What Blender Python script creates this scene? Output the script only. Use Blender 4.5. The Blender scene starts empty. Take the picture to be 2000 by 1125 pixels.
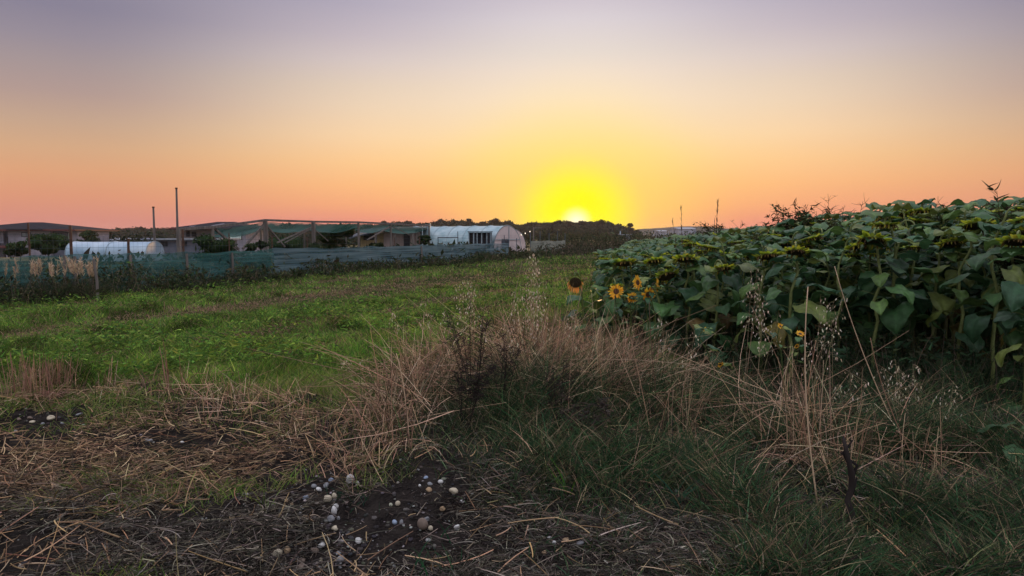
import bpy, math, random
import numpy as np
from mathutils import Vector, Matrix

random.seed(7)
RG = np.random.default_rng(11)
USE_HAZE = True
R = math.radians
sc = bpy.context.scene
COL = sc.collection

# ------------------------------------------------------------------ camera
F = 1428.0                       # focal length in pixels of a 2000 px wide frame
CAMZ = 1.6
HOR = 462.0
PITCH = math.atan((562.5 - HOR) / F)
cam_d = bpy.data.cameras.new("camera")
cam = bpy.data.objects.new("camera", cam_d)
COL.objects.link(cam)
cam_d.sensor_width = 36
cam_d.lens = 36 * F / 2000
cam_d.clip_start = 0.05
cam_d.clip_end = 8000
cam.location = (0, 0, CAMZ)
cam.rotation_euler = (math.pi / 2 - PITCH, 0, 0)
sc.camera = cam

def ray(px, py):
    u = (px - 1000) / F; v = -(py - 562.5) / F
    c, s = math.cos(PITCH), math.sin(PITCH)
    return Vector((u, c + v * s, -s + v * c))

def at(px, py, Y):
    d = ray(px, py); t = Y / d.y
    return Vector((d.x * t, Y, CAMZ + d.z * t))

# ------------------------------------------------------------------ view, world, sun
sc.view_settings.view_transform = 'Standard'
sc.view_settings.look = 'None'
sc.view_settings.exposure = 0.0
sc.view_settings.gamma = 1.0
sc.render.engine = 'CYCLES'
sc.cycles.max_bounces = 6
sc.cycles.transparent_max_bounces = 12
sc.cycles.volume_bounces = 0

SUN_AZ = math.atan(125 / F)      # to the right of straight ahead (+Y)
SUN_EL = R(1.05)
sundir = Vector((math.sin(SUN_AZ) * math.cos(SUN_EL), math.cos(SUN_AZ) * math.cos(SUN_EL), math.sin(SUN_EL)))

def lin(c):
    return tuple(((x / 255) / 12.92 if x / 255 <= .04045 else ((x / 255 + .055) / 1.055) ** 2.4) for x in c)

world = bpy.data.worlds.new("World"); sc.world = world
world.use_nodes = True
wt = world.node_tree; wn = wt.nodes; wl = wt.links
wn.clear()
def N(tree, typ, **kw):
    n = tree.nodes.new(typ)
    for k, v in kw.items():
        setattr(n, k, v)
    return n
def math_n(tree, op, a, b=None, clamp=False):
    n = tree.nodes.new('ShaderNodeMath'); n.operation = op; n.use_clamp = clamp
    for i, q in enumerate((a, b)):
        if q is None: continue
        if isinstance(q, (int, float)): n.inputs[i].default_value = q
        else: tree.links.new(q, n.inputs[i])
    return n.outputs[0]
def smooth_n(tree, val, a, b):
    n = tree.nodes.new('ShaderNodeMapRange'); n.interpolation_type = 'SMOOTHSTEP'
    tree.links.new(val, n.inputs[0]); n.inputs[1].default_value = a; n.inputs[2].default_value = b
    return n.outputs[0]
def mix_n(tree, f, a, b):
    n = tree.nodes.new('ShaderNodeMix'); n.data_type = 'RGBA'
    for s, q in ((n.inputs[0], f), (n.inputs[6], a), (n.inputs[7], b)):
        if isinstance(q, (int, float)): s.default_value = q
        elif isinstance(q, tuple): s.default_value = (*q, 1)
        else: tree.links.new(q, s)
    return n.outputs[2]

tc = N(wt, 'ShaderNodeTexCoord')
nrm = N(wt, 'ShaderNodeVectorMath', operation='NORMALIZE'); wl.new(tc.outputs['Generated'], nrm.inputs[0])
sx = N(wt, 'ShaderNodeSeparateXYZ'); wl.new(nrm.outputs[0], sx.inputs[0])
dx, dy, dz = sx.outputs
hyp = math_n(wt, 'SQRT', math_n(wt, 'ADD', math_n(wt, 'MULTIPLY', dx, dx), math_n(wt, 'MULTIPLY', dy, dy)))
el = math_n(wt, 'ARCTAN2', dz, hyp)                                  # elevation, radians
# azimuth from the sun, 0..pi
cs = math_n(wt, 'ADD', math_n(wt, 'MULTIPLY', dx, math.sin(SUN_AZ)), math_n(wt, 'MULTIPLY', dy, math.cos(SUN_AZ)))
sn = math_n(wt, 'SUBTRACT', math_n(wt, 'MULTIPLY', dx, math.cos(SUN_AZ)), math_n(wt, 'MULTIPLY', dy, math.sin(SUN_AZ)))
az = math_n(wt, 'ABSOLUTE', math_n(wt, 'ARCTAN2', sn, cs))
e90 = math_n(wt, 'DIVIDE', el, math.pi / 2, clamp=True)
def ramp(stops):
    n = N(wt, 'ShaderNodeValToRGB'); cr = n.color_ramp; cr.interpolation = 'LINEAR'
    stops = sorted(stops)
    while len(cr.elements) < len(stops): cr.elements.new(0.5)
    for e, (p, c) in zip(cr.elements, stops):
        e.position = p; e.color = (*lin(c), 1)
    wl.new(e90, n.inputs[0])
    return n.outputs[0]
def col(pts, azd, zen):
    out = []
    for y, c in pts:
        e = math.degrees(math.atan((HOR - y) / F * math.cos(R(azd))))
        out.append((max(0, e) / 90, c))
    return out + [(0.42, tuple((a + b) / 2 for a, b in zip(pts[0][1], zen))), (1.0, zen)]
ZEN = (176, 178, 188)
near = ramp(col([(0, (203, 193, 204)), (50, (218, 209, 213)), (110, (230, 218, 208)), (150, (242, 224, 205)), (200, (251, 228, 198)), (250, (254, 226, 180)), (300, (255, 222, 150)), (360, (255, 205, 120)), (410, (254, 188, 112)), (450, (250, 165, 112))], 0, ZEN))
mid = ramp(col([(0, (178, 170, 186)), (60, (196, 184, 192)), (110, (214, 199, 195)), (160, (228, 207, 186)), (200, (237, 211, 182)), (260, (249, 212, 168)), (310, (252, 202, 145)), (360, (251, 186, 128)), (400, (244, 168, 122)), (440, (226, 136, 124))], 20, ZEN))
far = ramp(col([(0, (136, 130, 149)), (60, (150, 140, 152)), (110, (164, 148, 150)), (170, (178, 153, 146)), (230, (197, 164, 140)), (280, (212, 168, 132)), (330, (221, 162, 122)), (380, (219, 150, 119)), (430, (210, 138, 124))], 35, ZEN))
back = ramp([(0.0, (186, 178, 180)), (0.08, (200, 194, 198)), (0.3, (190, 193, 205)), (1.0, ZEN)])
c = mix_n(wt, smooth_n(wt, az, 0.0, R(19)), near, mid)
c = mix_n(wt, smooth_n(wt, az, R(14), R(36)), c, far)
c = mix_n(wt, smooth_n(wt, az, R(50), R(110)), c, back)
# unseen sky overhead and behind the camera, brightened beyond real dusk to lift the ground
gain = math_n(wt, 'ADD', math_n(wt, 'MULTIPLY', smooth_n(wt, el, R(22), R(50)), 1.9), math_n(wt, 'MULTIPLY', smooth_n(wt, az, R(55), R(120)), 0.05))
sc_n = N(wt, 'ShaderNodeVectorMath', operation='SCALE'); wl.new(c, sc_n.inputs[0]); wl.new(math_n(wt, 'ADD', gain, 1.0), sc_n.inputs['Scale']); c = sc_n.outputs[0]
# the glow and the disc of the setting sun
dtn = N(wt, 'ShaderNodeVectorMath', operation='DOT_PRODUCT'); wl.new(nrm.outputs[0], dtn.inputs[0]); dtn.inputs[1].default_value = sundir
ang = math_n(wt, 'ARCCOSINE', math_n(wt, 'MINIMUM', dtn.outputs['Value'], 1.0))
g2 = smooth_n(wt, ang, R(13.0), R(2.0))
c = mix_n(wt, math_n(wt, 'MULTIPLY', g2, 0.6), c, lin((255, 228, 100)))
g1 = smooth_n(wt, ang, R(6.0), R(1.7))
c = mix_n(wt, g1, c, (1.0, 0.97, 0.0))
g0 = smooth_n(wt, ang, R(1.5), R(0.0))
c = mix_n(wt, g0, c, (1.15, 1.12, 0.75))
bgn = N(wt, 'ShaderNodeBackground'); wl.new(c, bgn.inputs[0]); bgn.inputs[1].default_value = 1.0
# faint physical dusk sky on top of the gradient
sky = N(wt, 'ShaderNodeTexSky'); sky.sky_type = 'NISHITA'; sky.sun_disc = False
sky.sun_elevation = SUN_EL; sky.sun_rotation = SUN_AZ
bg2 = N(wt, 'ShaderNodeBackground'); wl.new(sky.outputs[0], bg2.inputs[0]); bg2.inputs[1].default_value = 0.004
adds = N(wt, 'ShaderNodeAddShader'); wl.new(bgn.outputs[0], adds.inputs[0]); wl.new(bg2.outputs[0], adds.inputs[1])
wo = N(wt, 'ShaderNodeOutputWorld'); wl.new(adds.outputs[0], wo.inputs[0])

sl = bpy.data.lights.new("sun", 'SUN'); sl.energy = 2.2; sl.angle = R(1.0); sl.color = (1.0, 0.55, 0.22)
so = bpy.data.objects.new("sun", sl); COL.objects.link(so)
lamp_dir = Vector((math.sin(SUN_AZ) * math.cos(R(2.2)), math.cos(SUN_AZ) * math.cos(R(2.2)), math.sin(R(2.2))))
so.rotation_euler = lamp_dir.to_track_quat('Z', 'Y').to_euler()
so.location = (20, 30, 30)

# ------------------------------------------------------------------ helpers
def smooth(x, a, b):
    t = np.clip((np.asarray(x, float) - a) / (b - a), 0, 1)
    return t * t * (3 - 2 * t)

def _hash(ix, iy, seed):
    h = (ix.astype(np.int64) * 374761393 + iy.astype(np.int64) * 668265263 + seed * 974711) & 0x7fffffff
    h = ((h ^ (h >> 13)) * 1274126177) & 0x7fffffff
    return ((h ^ (h >> 16)) & 0xffff) / 65535.0

def noise(X, Y, s=1.0, seed=0):
    X = np.asarray(X, float) * s; Y = np.asarray(Y, float) * s
    ix = np.floor(X); iy = np.floor(Y); fx = X - ix; fy = Y - iy
    fx = fx * fx * (3 - 2 * fx); fy = fy * fy * (3 - 2 * fy)
    a = _hash(ix, iy, seed); b = _hash(ix + 1, iy, seed); c_ = _hash(ix, iy + 1, seed); d = _hash(ix + 1, iy + 1, seed)
    return (a * (1 - fx) + b * fx) * (1 - fy) + (c_ * (1 - fx) + d * fx) * fy

def fbm(X, Y, s=1.0, seed=0, o=3):
    t = 0; a = .5; n = 0
    for k in range(o):
        t = t + a * noise(X, Y, s * 2 ** k, seed + 17 * k); n += a; a *= .5
    return t / n

def gh(X, Y):
    """height of the ground"""
    X = np.asarray(X, float); Y = np.asarray(Y, float)
    nearf = 1 - smooth(Y, 50, 90)
    z = (0.10 * (fbm(X, Y, .8, 1) - .5) + 0.05 * (fbm(X, Y, 3.5, 2) - .5) * (1 - smooth(Y, 8, 20))) * nearf
    z = z + 0.07 * np.exp(-((Y - 6.9 - .3 * np.sin(X)) / .7) ** 2) * (1 - smooth(X, -1.2, -.4))
    z = z + 0.10 * np.exp(-(((X + .3) / 1.0) ** 2 + ((Y - 6.4) / 1.1) ** 2))
    z = z + 0.13 * smooth(Y, 3.9, 4.9) * (1 - smooth(Y, 5.4, 6.6)) * np.exp(-((X + .75) / 1.0) ** 2)
    z = z + 0.08 * (fbm(X, Y, 1.9, 8, 4) - .5) * (1 - smooth(Y, 9, 16)) * 2
    z = z - 2.6 * smooth(Y, 40, 120) * smooth(-X - .08 * Y, 0, 14)
    return z

def gz(x, y): return float(gh(np.array([x]), np.array([y]))[0])
def gpt(px, py):
    """where the pixel's ray meets level ground, lifted to the real ground"""
    d = ray(px, py); t = -CAMZ / d.z
    for _ in range(8):
        x, y = d.x * t, d.y * t
        t = .4 * t + .6 * (gz(x, y) - CAMZ) / d.z
    return Vector((x, y, gz(x, y)))
def topx(X, Y):
    """photograph pixel of a point on level ground"""
    c_, s_ = math.cos(PITCH), math.sin(PITCH)
    dep = Y * c_ + CAMZ * s_
    up = Y * s_ - CAMZ * c_
    return 1000 + F * X / dep, 562.5 - F * up / dep

def tag(o, label=None, cat=None, group=None, kind=None):
    if label: o['label'] = label
    if cat: o['category'] = cat
    if group: o['group'] = group
    if kind: o['kind'] = kind
    return o
def empty(name, loc=(0, 0, 0), rz=0):
    o = bpy.data.objects.new(name, None); COL.objects.link(o)
    o.location = loc; o.rotation_euler = (0, 0, rz); o.empty_display_size = .1
    return o
def copy_tree(o, parent=None):
    c_ = o.copy(); COL.objects.link(c_)
    if parent is not None: c_.parent = parent
    for ch in KIDS.get(o.name, []):
        k = copy_tree(ch, c_)
    return c_
KIDS = {}
def link(o, parent=None):
    COL.objects.link(o)
    if parent is not None:
        o.parent = parent
        KIDS.setdefault(parent.name, []).append(o)
    return o

def np_mesh(name, V, Q, mat, parent=None, colr=None, smooth_sh=False):
    """V (n,3), Q (m,k) equal-sided faces"""
    V = np.asarray(V, np.float32); Q = np.asarray(Q, np.int32)
    me = bpy.data.meshes.new(name)
    me.vertices.add(len(V)); me.vertices.foreach_set('co', V.ravel())
    k = Q.shape[1]
    me.loops.add(Q.size); me.loops.foreach_set('vertex_index', Q.ravel())
    me.polygons.add(len(Q)); me.polygons.foreach_set('loop_start', np.arange(0, Q.size, k, dtype=np.int32))
    if smooth_sh: me.polygons.foreach_set('use_smooth', np.ones(len(Q), bool))
    if colr is not None:
        a = me.color_attributes.new('Col', 'FLOAT_COLOR', 'POINT')
        cc = np.ones((len(V), 4), np.float32); cc[:, :3] = colr
        a.data.foreach_set('color', cc.ravel())
    me.update(calc_edges=True); me.materials.append(mat)
    o = bpy.data.objects.new(name, me)
    return link(o, parent)

class MB:
    def __init__(s): s.v = []; s.f = []; s.c = []
    def add(s, vs, fs, c=None):
        b = len(s.v); s.v += [tuple(p) for p in vs]; s.f += [tuple(i + b for i in f) for f in fs]
        s.c += [c if c is not None else (.5, .5, .5)] * len(vs)
        return s
    def box(s, x0, x1, y0, y1, z0, z1, rz=0, org=(0, 0), c=None):
        vs = [(x, y, z) for z in (z0, z1) for x, y in ((x0, y0), (x1, y0), (x1, y1), (x0, y1))]
        if rz:
            cc, ss = math.cos(rz), math.sin(rz)
            vs = [(org[0] + (x - org[0]) * cc - (y - org[1]) * ss, org[1] + (x - org[0]) * ss + (y - org[1]) * cc, z) for x, y, z in vs]
        return s.add(vs, [(3, 2, 1, 0), (4, 5, 6, 7), (0, 1, 5, 4), (1, 2, 6, 5), (2, 3, 7, 6), (3, 0, 4, 7)], c)
    def tube(s, pts, rad, n=6, c=None, cap=True):
        pts = [Vector(p) for p in pts]
        if not hasattr(rad, '__len__'): rad = [rad] * len(pts)
        vs = []; ref = Vector((0.13, .97, .2))
        for i, p in enumerate(pts):
            t = (pts[min(i + 1, len(pts) - 1)] - pts[max(i - 1, 0)]).normalized()
            a = t.cross(ref)
            if a.length < .15: a = t.cross(Vector((1, 0, 0)))
            a.normalize(); b = t.cross(a)
            for k in range(n):
                q = 2 * math.pi * k / n
                vs.append(p + (a * math.cos(q) + b * math.sin(q)) * rad[i])
        fs = [(i * n + k, i * n + (k + 1) % n, (i + 1) * n + (k + 1) % n, (i + 1) * n + k) for i in range(len(pts) - 1) for k in range(n)]
        if cap: fs += [tuple(range(n))[::-1], tuple(range((len(pts) - 1) * n, len(pts) * n))]
        return s.add(vs, fs, c)
    def bar(s, p, q, r, n=4, c=None): return s.tube([p, q], r, n, c)
    def beam(s, p, q, w, h, c=None):
        p = Vector(p); q = Vector(q); t = (q - p).normalized()
        a = t.cross(Vector((0, 0, 1)))
        if a.length < .05: a = Vector((1, 0, 0))
        a.normalize(); b = a.cross(t)
        vs = []
        for o in (p, q):
            for i, j in ((-1, -1), (1, -1), (1, 1), (-1, 1)): vs.append(o + a * (w / 2 * i) + b * (h / 2 * j))
        return s.add(vs, [(3, 2, 1, 0), (4, 5, 6, 7), (0, 1, 5, 4), (1, 2, 6, 5), (2, 3, 7, 6), (3, 0, 4, 7)], c)
    def build(s, name, mat, parent=None, sm=False):
        me = bpy.data.meshes.new(name); me.from_pydata(s.v, [], s.f)
        a = me.color_attributes.new('Col', 'FLOAT_COLOR', 'POINT')
        cc = np.ones((len(s.v), 4), np.float32); cc[:, :3] = np.array(s.c, np.float32)
        a.data.foreach_set('color', cc.ravel())
        if sm: me.polygons.foreach_set('use_smooth', np.ones(len(s.f), bool))
        me.materials.append(mat); me.update()
        return link(bpy.data.objects.new(name, me), parent)

def unit(v): return v / np.maximum(np.linalg.norm(v, axis=-1, keepdims=True), 1e-9)

def ribbons(p0, d, L, bend, w, segs, taper=.15, side=None):
    n = len(p0); s = np.linspace(0, 1, segs + 1)[None, :, None]
    L = np.asarray(L, float).reshape(-1, 1, 1) * np.ones((n, 1, 1))
    d = unit(d)[:, None, :]; b = bend[:, None, :]
    P = p0[:, None, :] + d * L * s + b * L * s * s
    T = unit(d + 2 * b * s)
    r = unit(RG.normal(size=(n, 3)) if side is None else side)[:, None, :]
    S = unit(np.cross(T, r))
    W = (np.asarray(w, float).reshape(-1, 1, 1) * np.ones((n, 1, 1))) * (1 - (1 - taper) * s ** 1.6) * .5
    V = np.stack([P - S * W, P + S * W], 2)          # n, segs+1, 2, 3
    V = V.reshape(-1, 3)
    base = (np.arange(n) * (segs + 1) * 2)[:, None]
    k = (np.arange(segs) * 2)[None, :]
    q = np.stack([base + k, base + k + 1, base + k + 3, base + k + 2], -1).reshape(-1, 4)
    return V, q, (segs + 1) * 2

def tubes(p0, d, L, bend, w, segs, taper=.4):
    n = len(p0); s = np.linspace(0, 1, segs + 1)[None, :, None]
    L = np.asarray(L, float).reshape(-1, 1, 1) * np.ones((n, 1, 1))
    d = unit(d)[:, None, :]; b = bend[:, None, :]
    P = p0[:, None, :] + d * L * s + b * L * s * s
    T = unit(d + 2 * b * s)
    r = unit(RG.normal(size=(n, 3)))[:, None, :]
    A = unit(np.cross(T, r)); B = np.cross(T, A)
    W = (np.asarray(w, float).reshape(-1, 1, 1) * np.ones((n, 1, 1))) * (1 - (1 - taper) * s) * .5
    V = np.stack([P + (A * math.cos(t) + B * math.sin(t)) * W for t in (0, 2.094, 4.189)], 2).reshape(-1, 3)
    base = (np.arange(n) * (segs + 1) * 3)[:, None, None]
    k = (np.arange(segs) * 3)[None, :, None]; j = np.arange(3)[None, None, :]; j2 = (j + 1) % 3
    q = np.stack([base + k + j, base + k + j2, base + k + 3 + j2, base + k + 3 + j], -1).reshape(-1, 4)
    return V, q, (segs + 1) * 3

class Bag:
    """collects numpy ribbons into one mesh"""
    def __init__(s): s.V = []; s.Q = []; s.C = []; s.n = 0
    def add(s, VQ, colr):
        V, Q, per = VQ
        s.V.append(V); s.Q.append(Q + s.n); s.n += len(V)
        colr = np.asarray(colr, float)
        s.C.append(np.repeat(colr, per, 0) if colr.ndim == 2 and len(colr) * per == len(V) else (colr if colr.ndim == 2 else np.tile(colr, (len(V), 1))))
    def build(s, name, mat, parent=None):
        return np_mesh(name, np.concatenate(s.V), np.concatenate(s.Q), mat, parent, np.concatenate(s.C))

def pal(n, cols, wts=None, jit=.25, rng=None):
    rng = rng or RG
    cols = np.array(cols); wts = None if wts is None else np.array(wts) / sum(wts)
    i = rng.choice(len(cols), n, p=wts)
    c_ = cols[i] * np.exp(rng.normal(0, jit, (n, 1))) * np.exp(rng.normal(0, .06, (n, 3)))
    return np.clip(c_, .002, .9)

# ------------------------------------------------------------------ materials
def mat_base(name):
    m = bpy.data.materials.new(name); m.use_nodes = True
    return m, m.node_tree, m.node_tree.nodes['Principled BSDF'], m.node_tree.nodes['Material Output']
def mat_leaf(name, transl=.35, rough=.5, spec=.35, vein=False, hue=(1, 1, 1)):
    m, t, p, out = mat_base(name)
    a = N(t, 'ShaderNodeAttribute', attribute_name='Col')
    c_ = a.outputs['Color']
    if vein:
        nt = N(t, 'ShaderNodeTexNoise'); nt.inputs['Scale'].default_value = 22; nt.inputs['Detail'].default_value = 3
        tcx = N(t, 'ShaderNodeTexCoord'); t.links.new(tcx.outputs['Object'], nt.inputs['Vector'])
        mr = N(t, 'ShaderNodeMapRange'); t.links.new(nt.outputs[0], mr.inputs[0]); mr.inputs[1].default_value = .3; mr.inputs[2].default_value = .7; mr.inputs[3].default_value = .75; mr.inputs[4].default_value = 1.25
        vm = N(t, 'ShaderNodeVectorMath', operation='SCALE'); t.links.new(c_, vm.inputs[0]); t.links.new(mr.outputs[0], vm.inputs['Scale'])
        c_ = vm.outputs[0]
        bp = N(t, 'ShaderNodeBump'); bp.inputs['Strength'].default_value = .35; bp.inputs['Distance'].default_value = .01
        t.links.new(nt.outputs[0], bp.inputs['Height']); t.links.new(bp.outputs[0], p.inputs['Normal'])
    t.links.new(c_, p.inputs['Base Color'])
    p.inputs['Roughness'].default_value = rough; p.inputs['Specular IOR Level'].default_value = spec
    if transl:
        tr = N(t, 'ShaderNodeBsdfTranslucent'); t.links.new(c_, tr.inputs[0])
        mx = N(t, 'ShaderNodeMixShader'); mx.inputs[0].default_value = transl
        t.links.new(p.outputs[0], mx.inputs[1]); t.links.new(tr.outputs[0], mx.inputs[2]); t.links.new(mx.outputs[0], out.inputs[0])
    return m
def mat_noise(name, c1, c2, scale=4, rough=.8, bump=.2, stretch=(1, 1, 1), spec=.3, coord='Object', detail=5):
    m, t, p, out = mat_base(name)
    tcx = N(t, 'ShaderNodeTexCoord'); mp = N(t, 'ShaderNodeMapping'); mp.inputs['Scale'].default_value = stretch
    t.links.new(tcx.outputs[coord], mp.inputs[0])
    nt = N(t, 'ShaderNodeTexNoise'); nt.inputs['Scale'].default_value = scale; nt.inputs['Detail'].default_value = detail
    t.links.new(mp.outputs[0], nt.inputs['Vector'])
    mr = N(t, 'ShaderNodeMapRange'); t.links.new(nt.outputs[0], mr.inputs[0]); mr.inputs[1].default_value = .3; mr.inputs[2].default_value = .7
    c_ = mix_n(t, mr.outputs[0], c1, c2)
    t.links.new(c_, p.inputs['Base Color'])
    p.inputs['Roughness'].default_value = rough; p.inputs['Specular IOR Level'].default_value = spec
    if bump:
        bp = N(t, 'ShaderNodeBump'); bp.inputs['Strength'].default_value = bump; bp.inputs['Distance'].default_value = .02
        t.links.new(nt.outputs[0], bp.inputs['Height']); t.links.new(bp.outputs[0], p.inputs['Normal'])
    return m
def mat_net(name, c1, c2, opacity=.75, stretch=(.25, .25, 5)):
    m, t, p, out = mat_base(name)
    tcx = N(t, 'ShaderNodeTexCoord'); mp = N(t, 'ShaderNodeMapping'); mp.inputs['Scale'].default_value = stretch
    t.links.new(tcx.outputs['Object'], mp.inputs[0])
    nt = N(t, 'ShaderNodeTexNoise'); nt.inputs['Scale'].default_value = 1.6; nt.inputs['Detail'].default_value = 6; t.links.new(mp.outputs[0], nt.inputs['Vector'])
    mr = N(t, 'ShaderNodeMapRange'); t.links.new(nt.outputs[0], mr.inputs[0]); mr.inputs[1].default_value = .35; mr.inputs[2].default_value = .65
    c_ = mix_n(t, mr.outputs[0], c1, c2)
    t.links.new(c_, p.inputs['Base Color']); p.inputs['Roughness'].default_value = .6
    tr = N(t, 'ShaderNodeBsdfTranslucent'); t.links.new(c_, tr.inputs[0])
    mx = N(t, 'ShaderNodeMixShader'); mx.inputs[0].default_value = .35
    t.links.new(p.outputs[0], mx.inputs[1]); t.links.new(tr.outputs[0], mx.inputs[2])
    tp = N(t, 'ShaderNodeBsdfTransparent')
    mx2 = N(t, 'ShaderNodeMixShader')
    mr2 = N(t, 'ShaderNodeMapRange'); t.links.new(nt.outputs[0], mr2.inputs[0]); mr2.inputs[1].default_value = .3; mr2.inputs[2].default_value = .7
    mr2.inputs[3].default_value = opacity - .1; mr2.inputs[4].default_value = min(1, opacity + .1); t.links.new(mr2.outputs[0], mx2.inputs[0])
    t.links.new(tp.outputs[0], mx2.inputs[1]); t.links.new(mx.outputs[0], mx2.inputs[2]); t.links.new(mx2.outputs[0], out.inputs[0])
    return m
M = {}
M['blade'] = mat_leaf('grass_blades', .4, .75, .04)
M['straw'] = mat_leaf('dry_straw', .15, .8, .06)
M['leaf'] = mat_leaf('sunflower_leaf', .25, .45, .28, vein=True)
M['tree'] = mat_leaf('tree_foliage', .15, .85, .04)
M['petal'] = mat_leaf('petals', .4, .6, .2)
M['bark'] = mat_noise('bark', (.05, .035, .025), (.12, .09, .06), 12, .9, .5, (1, 1, .2))
M['wood'] = mat_noise('weathered_wood', (.09, .075, .07), (.22, .185, .165), 9, .85, .3, (1, 1, .12))
M['rust'] = mat_noise('rusty_metal', (.05, .028, .02), (.12, .06, .04), 14, .8, .2)
M['steel'] = mat_noise('dull_blue_steel', (.04, .06, .08), (.09, .12, .15), 10, .6, .05)
M['net'] = mat_net('green_shade_net', (.025, .11, .11), (.07, .20, .195), .66)
M['net_blue'] = mat_net('blue_grey_shade_net', (.045, .12, .15), (.19, .29, .33), .68, (.2, .2, 7))
M['net_pale'] = mat_net('pale_shade_net', (.20, .26, .24), (.32, .36, .33), .7)
M['net_roof'] = mat_net('faded_green_roof_net', (.03, .11, .10), (.09, .20, .18), .66, (.4, .4, 1))
M['film'] = mat_noise('greenhouse_film', (.14, .26, .30), (.40, .49, .52), 1.3, .35, .1, (1, 1, 2), .5)
M['film_end'] = mat_noise('greenhouse_end_film', (.50, .40, .40), (.68, .56, .55), 1.6, .45, .1, (1, 1, 1), .4)
M['hoop'] = mat_noise('galvanised_hoop', (.2, .26, .3), (.36, .42, .46), 6, .5, .0)
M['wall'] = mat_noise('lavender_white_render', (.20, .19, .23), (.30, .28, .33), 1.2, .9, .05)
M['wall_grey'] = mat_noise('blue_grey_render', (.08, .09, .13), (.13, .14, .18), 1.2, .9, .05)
M['wall_boards'] = mat_noise('pinkish_boards', (.24, .18, .17), (.42, .33, .31), 3, .85, .2, (6, 6, .3))
M['wall_tan'] = mat_noise('yellowed_boards', (.30, .22, .12), (.45, .35, .20), 3, .85, .2, (6, 6, .3))
M['roof'] = mat_noise('slate_roof', (.018, .018, .022), (.04, .038, .046), 1.2, .95, .2, (1, 6, 1), .04)
M['fascia'] = mat_noise('red_brown_fascia', (.09, .03, .03), (.14, .05, .05), 3, .7, .0)
M['roof_brown'] = mat_noise('brown_sheet_roof', (.05, .03, .03), (.10, .06, .055), 3, .7, .1)
M['tarp'] = mat_noise('dark_tarp', (.02, .025, .035), (.06, .07, .09), 2.2, .6, .3)
M['dark'] = mat_noise('dark_opening', (.008, .008, .012), (.02, .02, .028), 4, .5, .0)
M['glass'] = mat_noise('pale_window', (.16, .20, .22), (.3, .34, .36), 2, .15, .0, spec=.6)
M['panel'] = mat_noise('milky_panel', (.50, .66, .64), (.66, .80, .78), 2, .3, .0)
M['white'] = mat_noise('dirty_white_sheet', (.22, .32, .42), (.42, .50, .58), 1.5, .4, .1)
M['grey'] = mat_noise('grey_sheet', (.20, .22, .26), (.32, .34, .38), 2, .7, .1)
M['pale'] = mat_noise('pale_cladding', (.20, .23, .30), (.30, .33, .40), .2, .7, .0)
M['receptacle'] = mat_leaf('flower_back', .1, .55, .25, vein=True)
M['disc'] = mat_noise('seed_disc', (.018, .014, .008), (.07, .05, .02), 90, .85, .5)
M['disc_small'] = mat_noise('brown_flower_centre', (.05, .022, .012), (.14, .06, .025), 120, .85, .4)
M['core'] = mat_noise('dense_foliage', (.014, .02, .012), (.035, .045, .022), .5, .95, .6)
def mat_stone(name, c1, c2): return mat_noise(name, c1, c2, 18, .75, .25, spec=.25)
STONE = {'white': mat_stone('white_limestone', (.42, .41, .40), (.60, .58, .56)), 'cream': mat_stone('cream_limestone', (.34, .28, .20), (.52, .45, .34)),
         'grey': mat_stone('grey_stone', (.13, .13, .14), (.25, .25, .26)), 'blue': mat_stone('blue_grey_stone', (.16, .20, .28), (.30, .36, .46)),
         'tan': mat_stone('tan_stone', (.22, .14, .08), (.40, .28, .17)), 'brown': mat_stone('brown_stone', (.10, .07, .055), (.20, .15, .12))}

# ground
def ground_mat():
    m, t, p, out = mat_base('ground_soil_and_turf')
    g = N(t, 'ShaderNodeNewGeometry'); s = N(t, 'ShaderNodeSeparateXYZ'); t.links.new(g.outputs['Position'], s.inputs[0])
    def nz(scale, det=6, st=None):
        n = N(t, 'ShaderNodeTexNoise'); n.inputs['Scale'].default_value = scale; n.inputs['Detail'].default_value = det
        if st:
            mp = N(t, 'ShaderNodeMapping'); mp.inputs['Scale'].default_value = st; mp.inputs['Rotation'].default_value = (0, 0, R(-20)); t.links.new(g.outputs['Position'], mp.inputs[0]); t.links.new(mp.outputs[0], n.inputs['Vector'])
        else: t.links.new(g.outputs['Position'], n.inputs['Vector'])
        return n.outputs[0]
    n1 = smooth_n(t, nz(9), .35, .65); n2 = smooth_n(t, nz(60, 4), .3, .7); n3 = smooth_n(t, nz(.35, 5, (1, .25, 1)), .4, .6)
    soil = mix_n(t, n1, (.007, .006, .006), (.022, .018, .016)); soil = mix_n(t, math_n(t, 'MULTIPLY', n2, .35), soil, (.05, .04, .035))
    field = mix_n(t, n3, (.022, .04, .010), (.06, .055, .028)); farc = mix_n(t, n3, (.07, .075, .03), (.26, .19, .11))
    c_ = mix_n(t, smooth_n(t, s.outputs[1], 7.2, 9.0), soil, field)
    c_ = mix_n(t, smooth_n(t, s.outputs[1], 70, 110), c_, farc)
    t.links.new(c_, p.inputs['Base Color']); p.inputs['Roughness'].default_value = 1.0; p.inputs['Specular IOR Level'].default_value = .0
    bp = N(t, 'ShaderNodeBump'); bp.inputs['Strength'].default_value = .8; bp.inputs['Distance'].default_value = .03
    t.links.new(nz(35, 8), bp.inputs['Height']); t.links.new(bp.outputs[0], p.inputs['Normal'])
    return m
u = np.linspace(-1, 1, 381); gx = np.sinh(u * 6.6) / np.sinh(6.6) * 1530
v = np.linspace(0, 1, 420); gy = np.concatenate([[-1530, -400, -60, -20, -8, -3], 0.5 + np.sinh(v * 6.6) / np.sinh(6.6) * 1550])
GX, GY = np.meshgrid(gx, gy)
GZ = gh(GX, GY)
nx_, ny_ = len(gx), len(gy)
idx = np.arange(nx_ * ny_).reshape(ny_, nx_)
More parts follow.
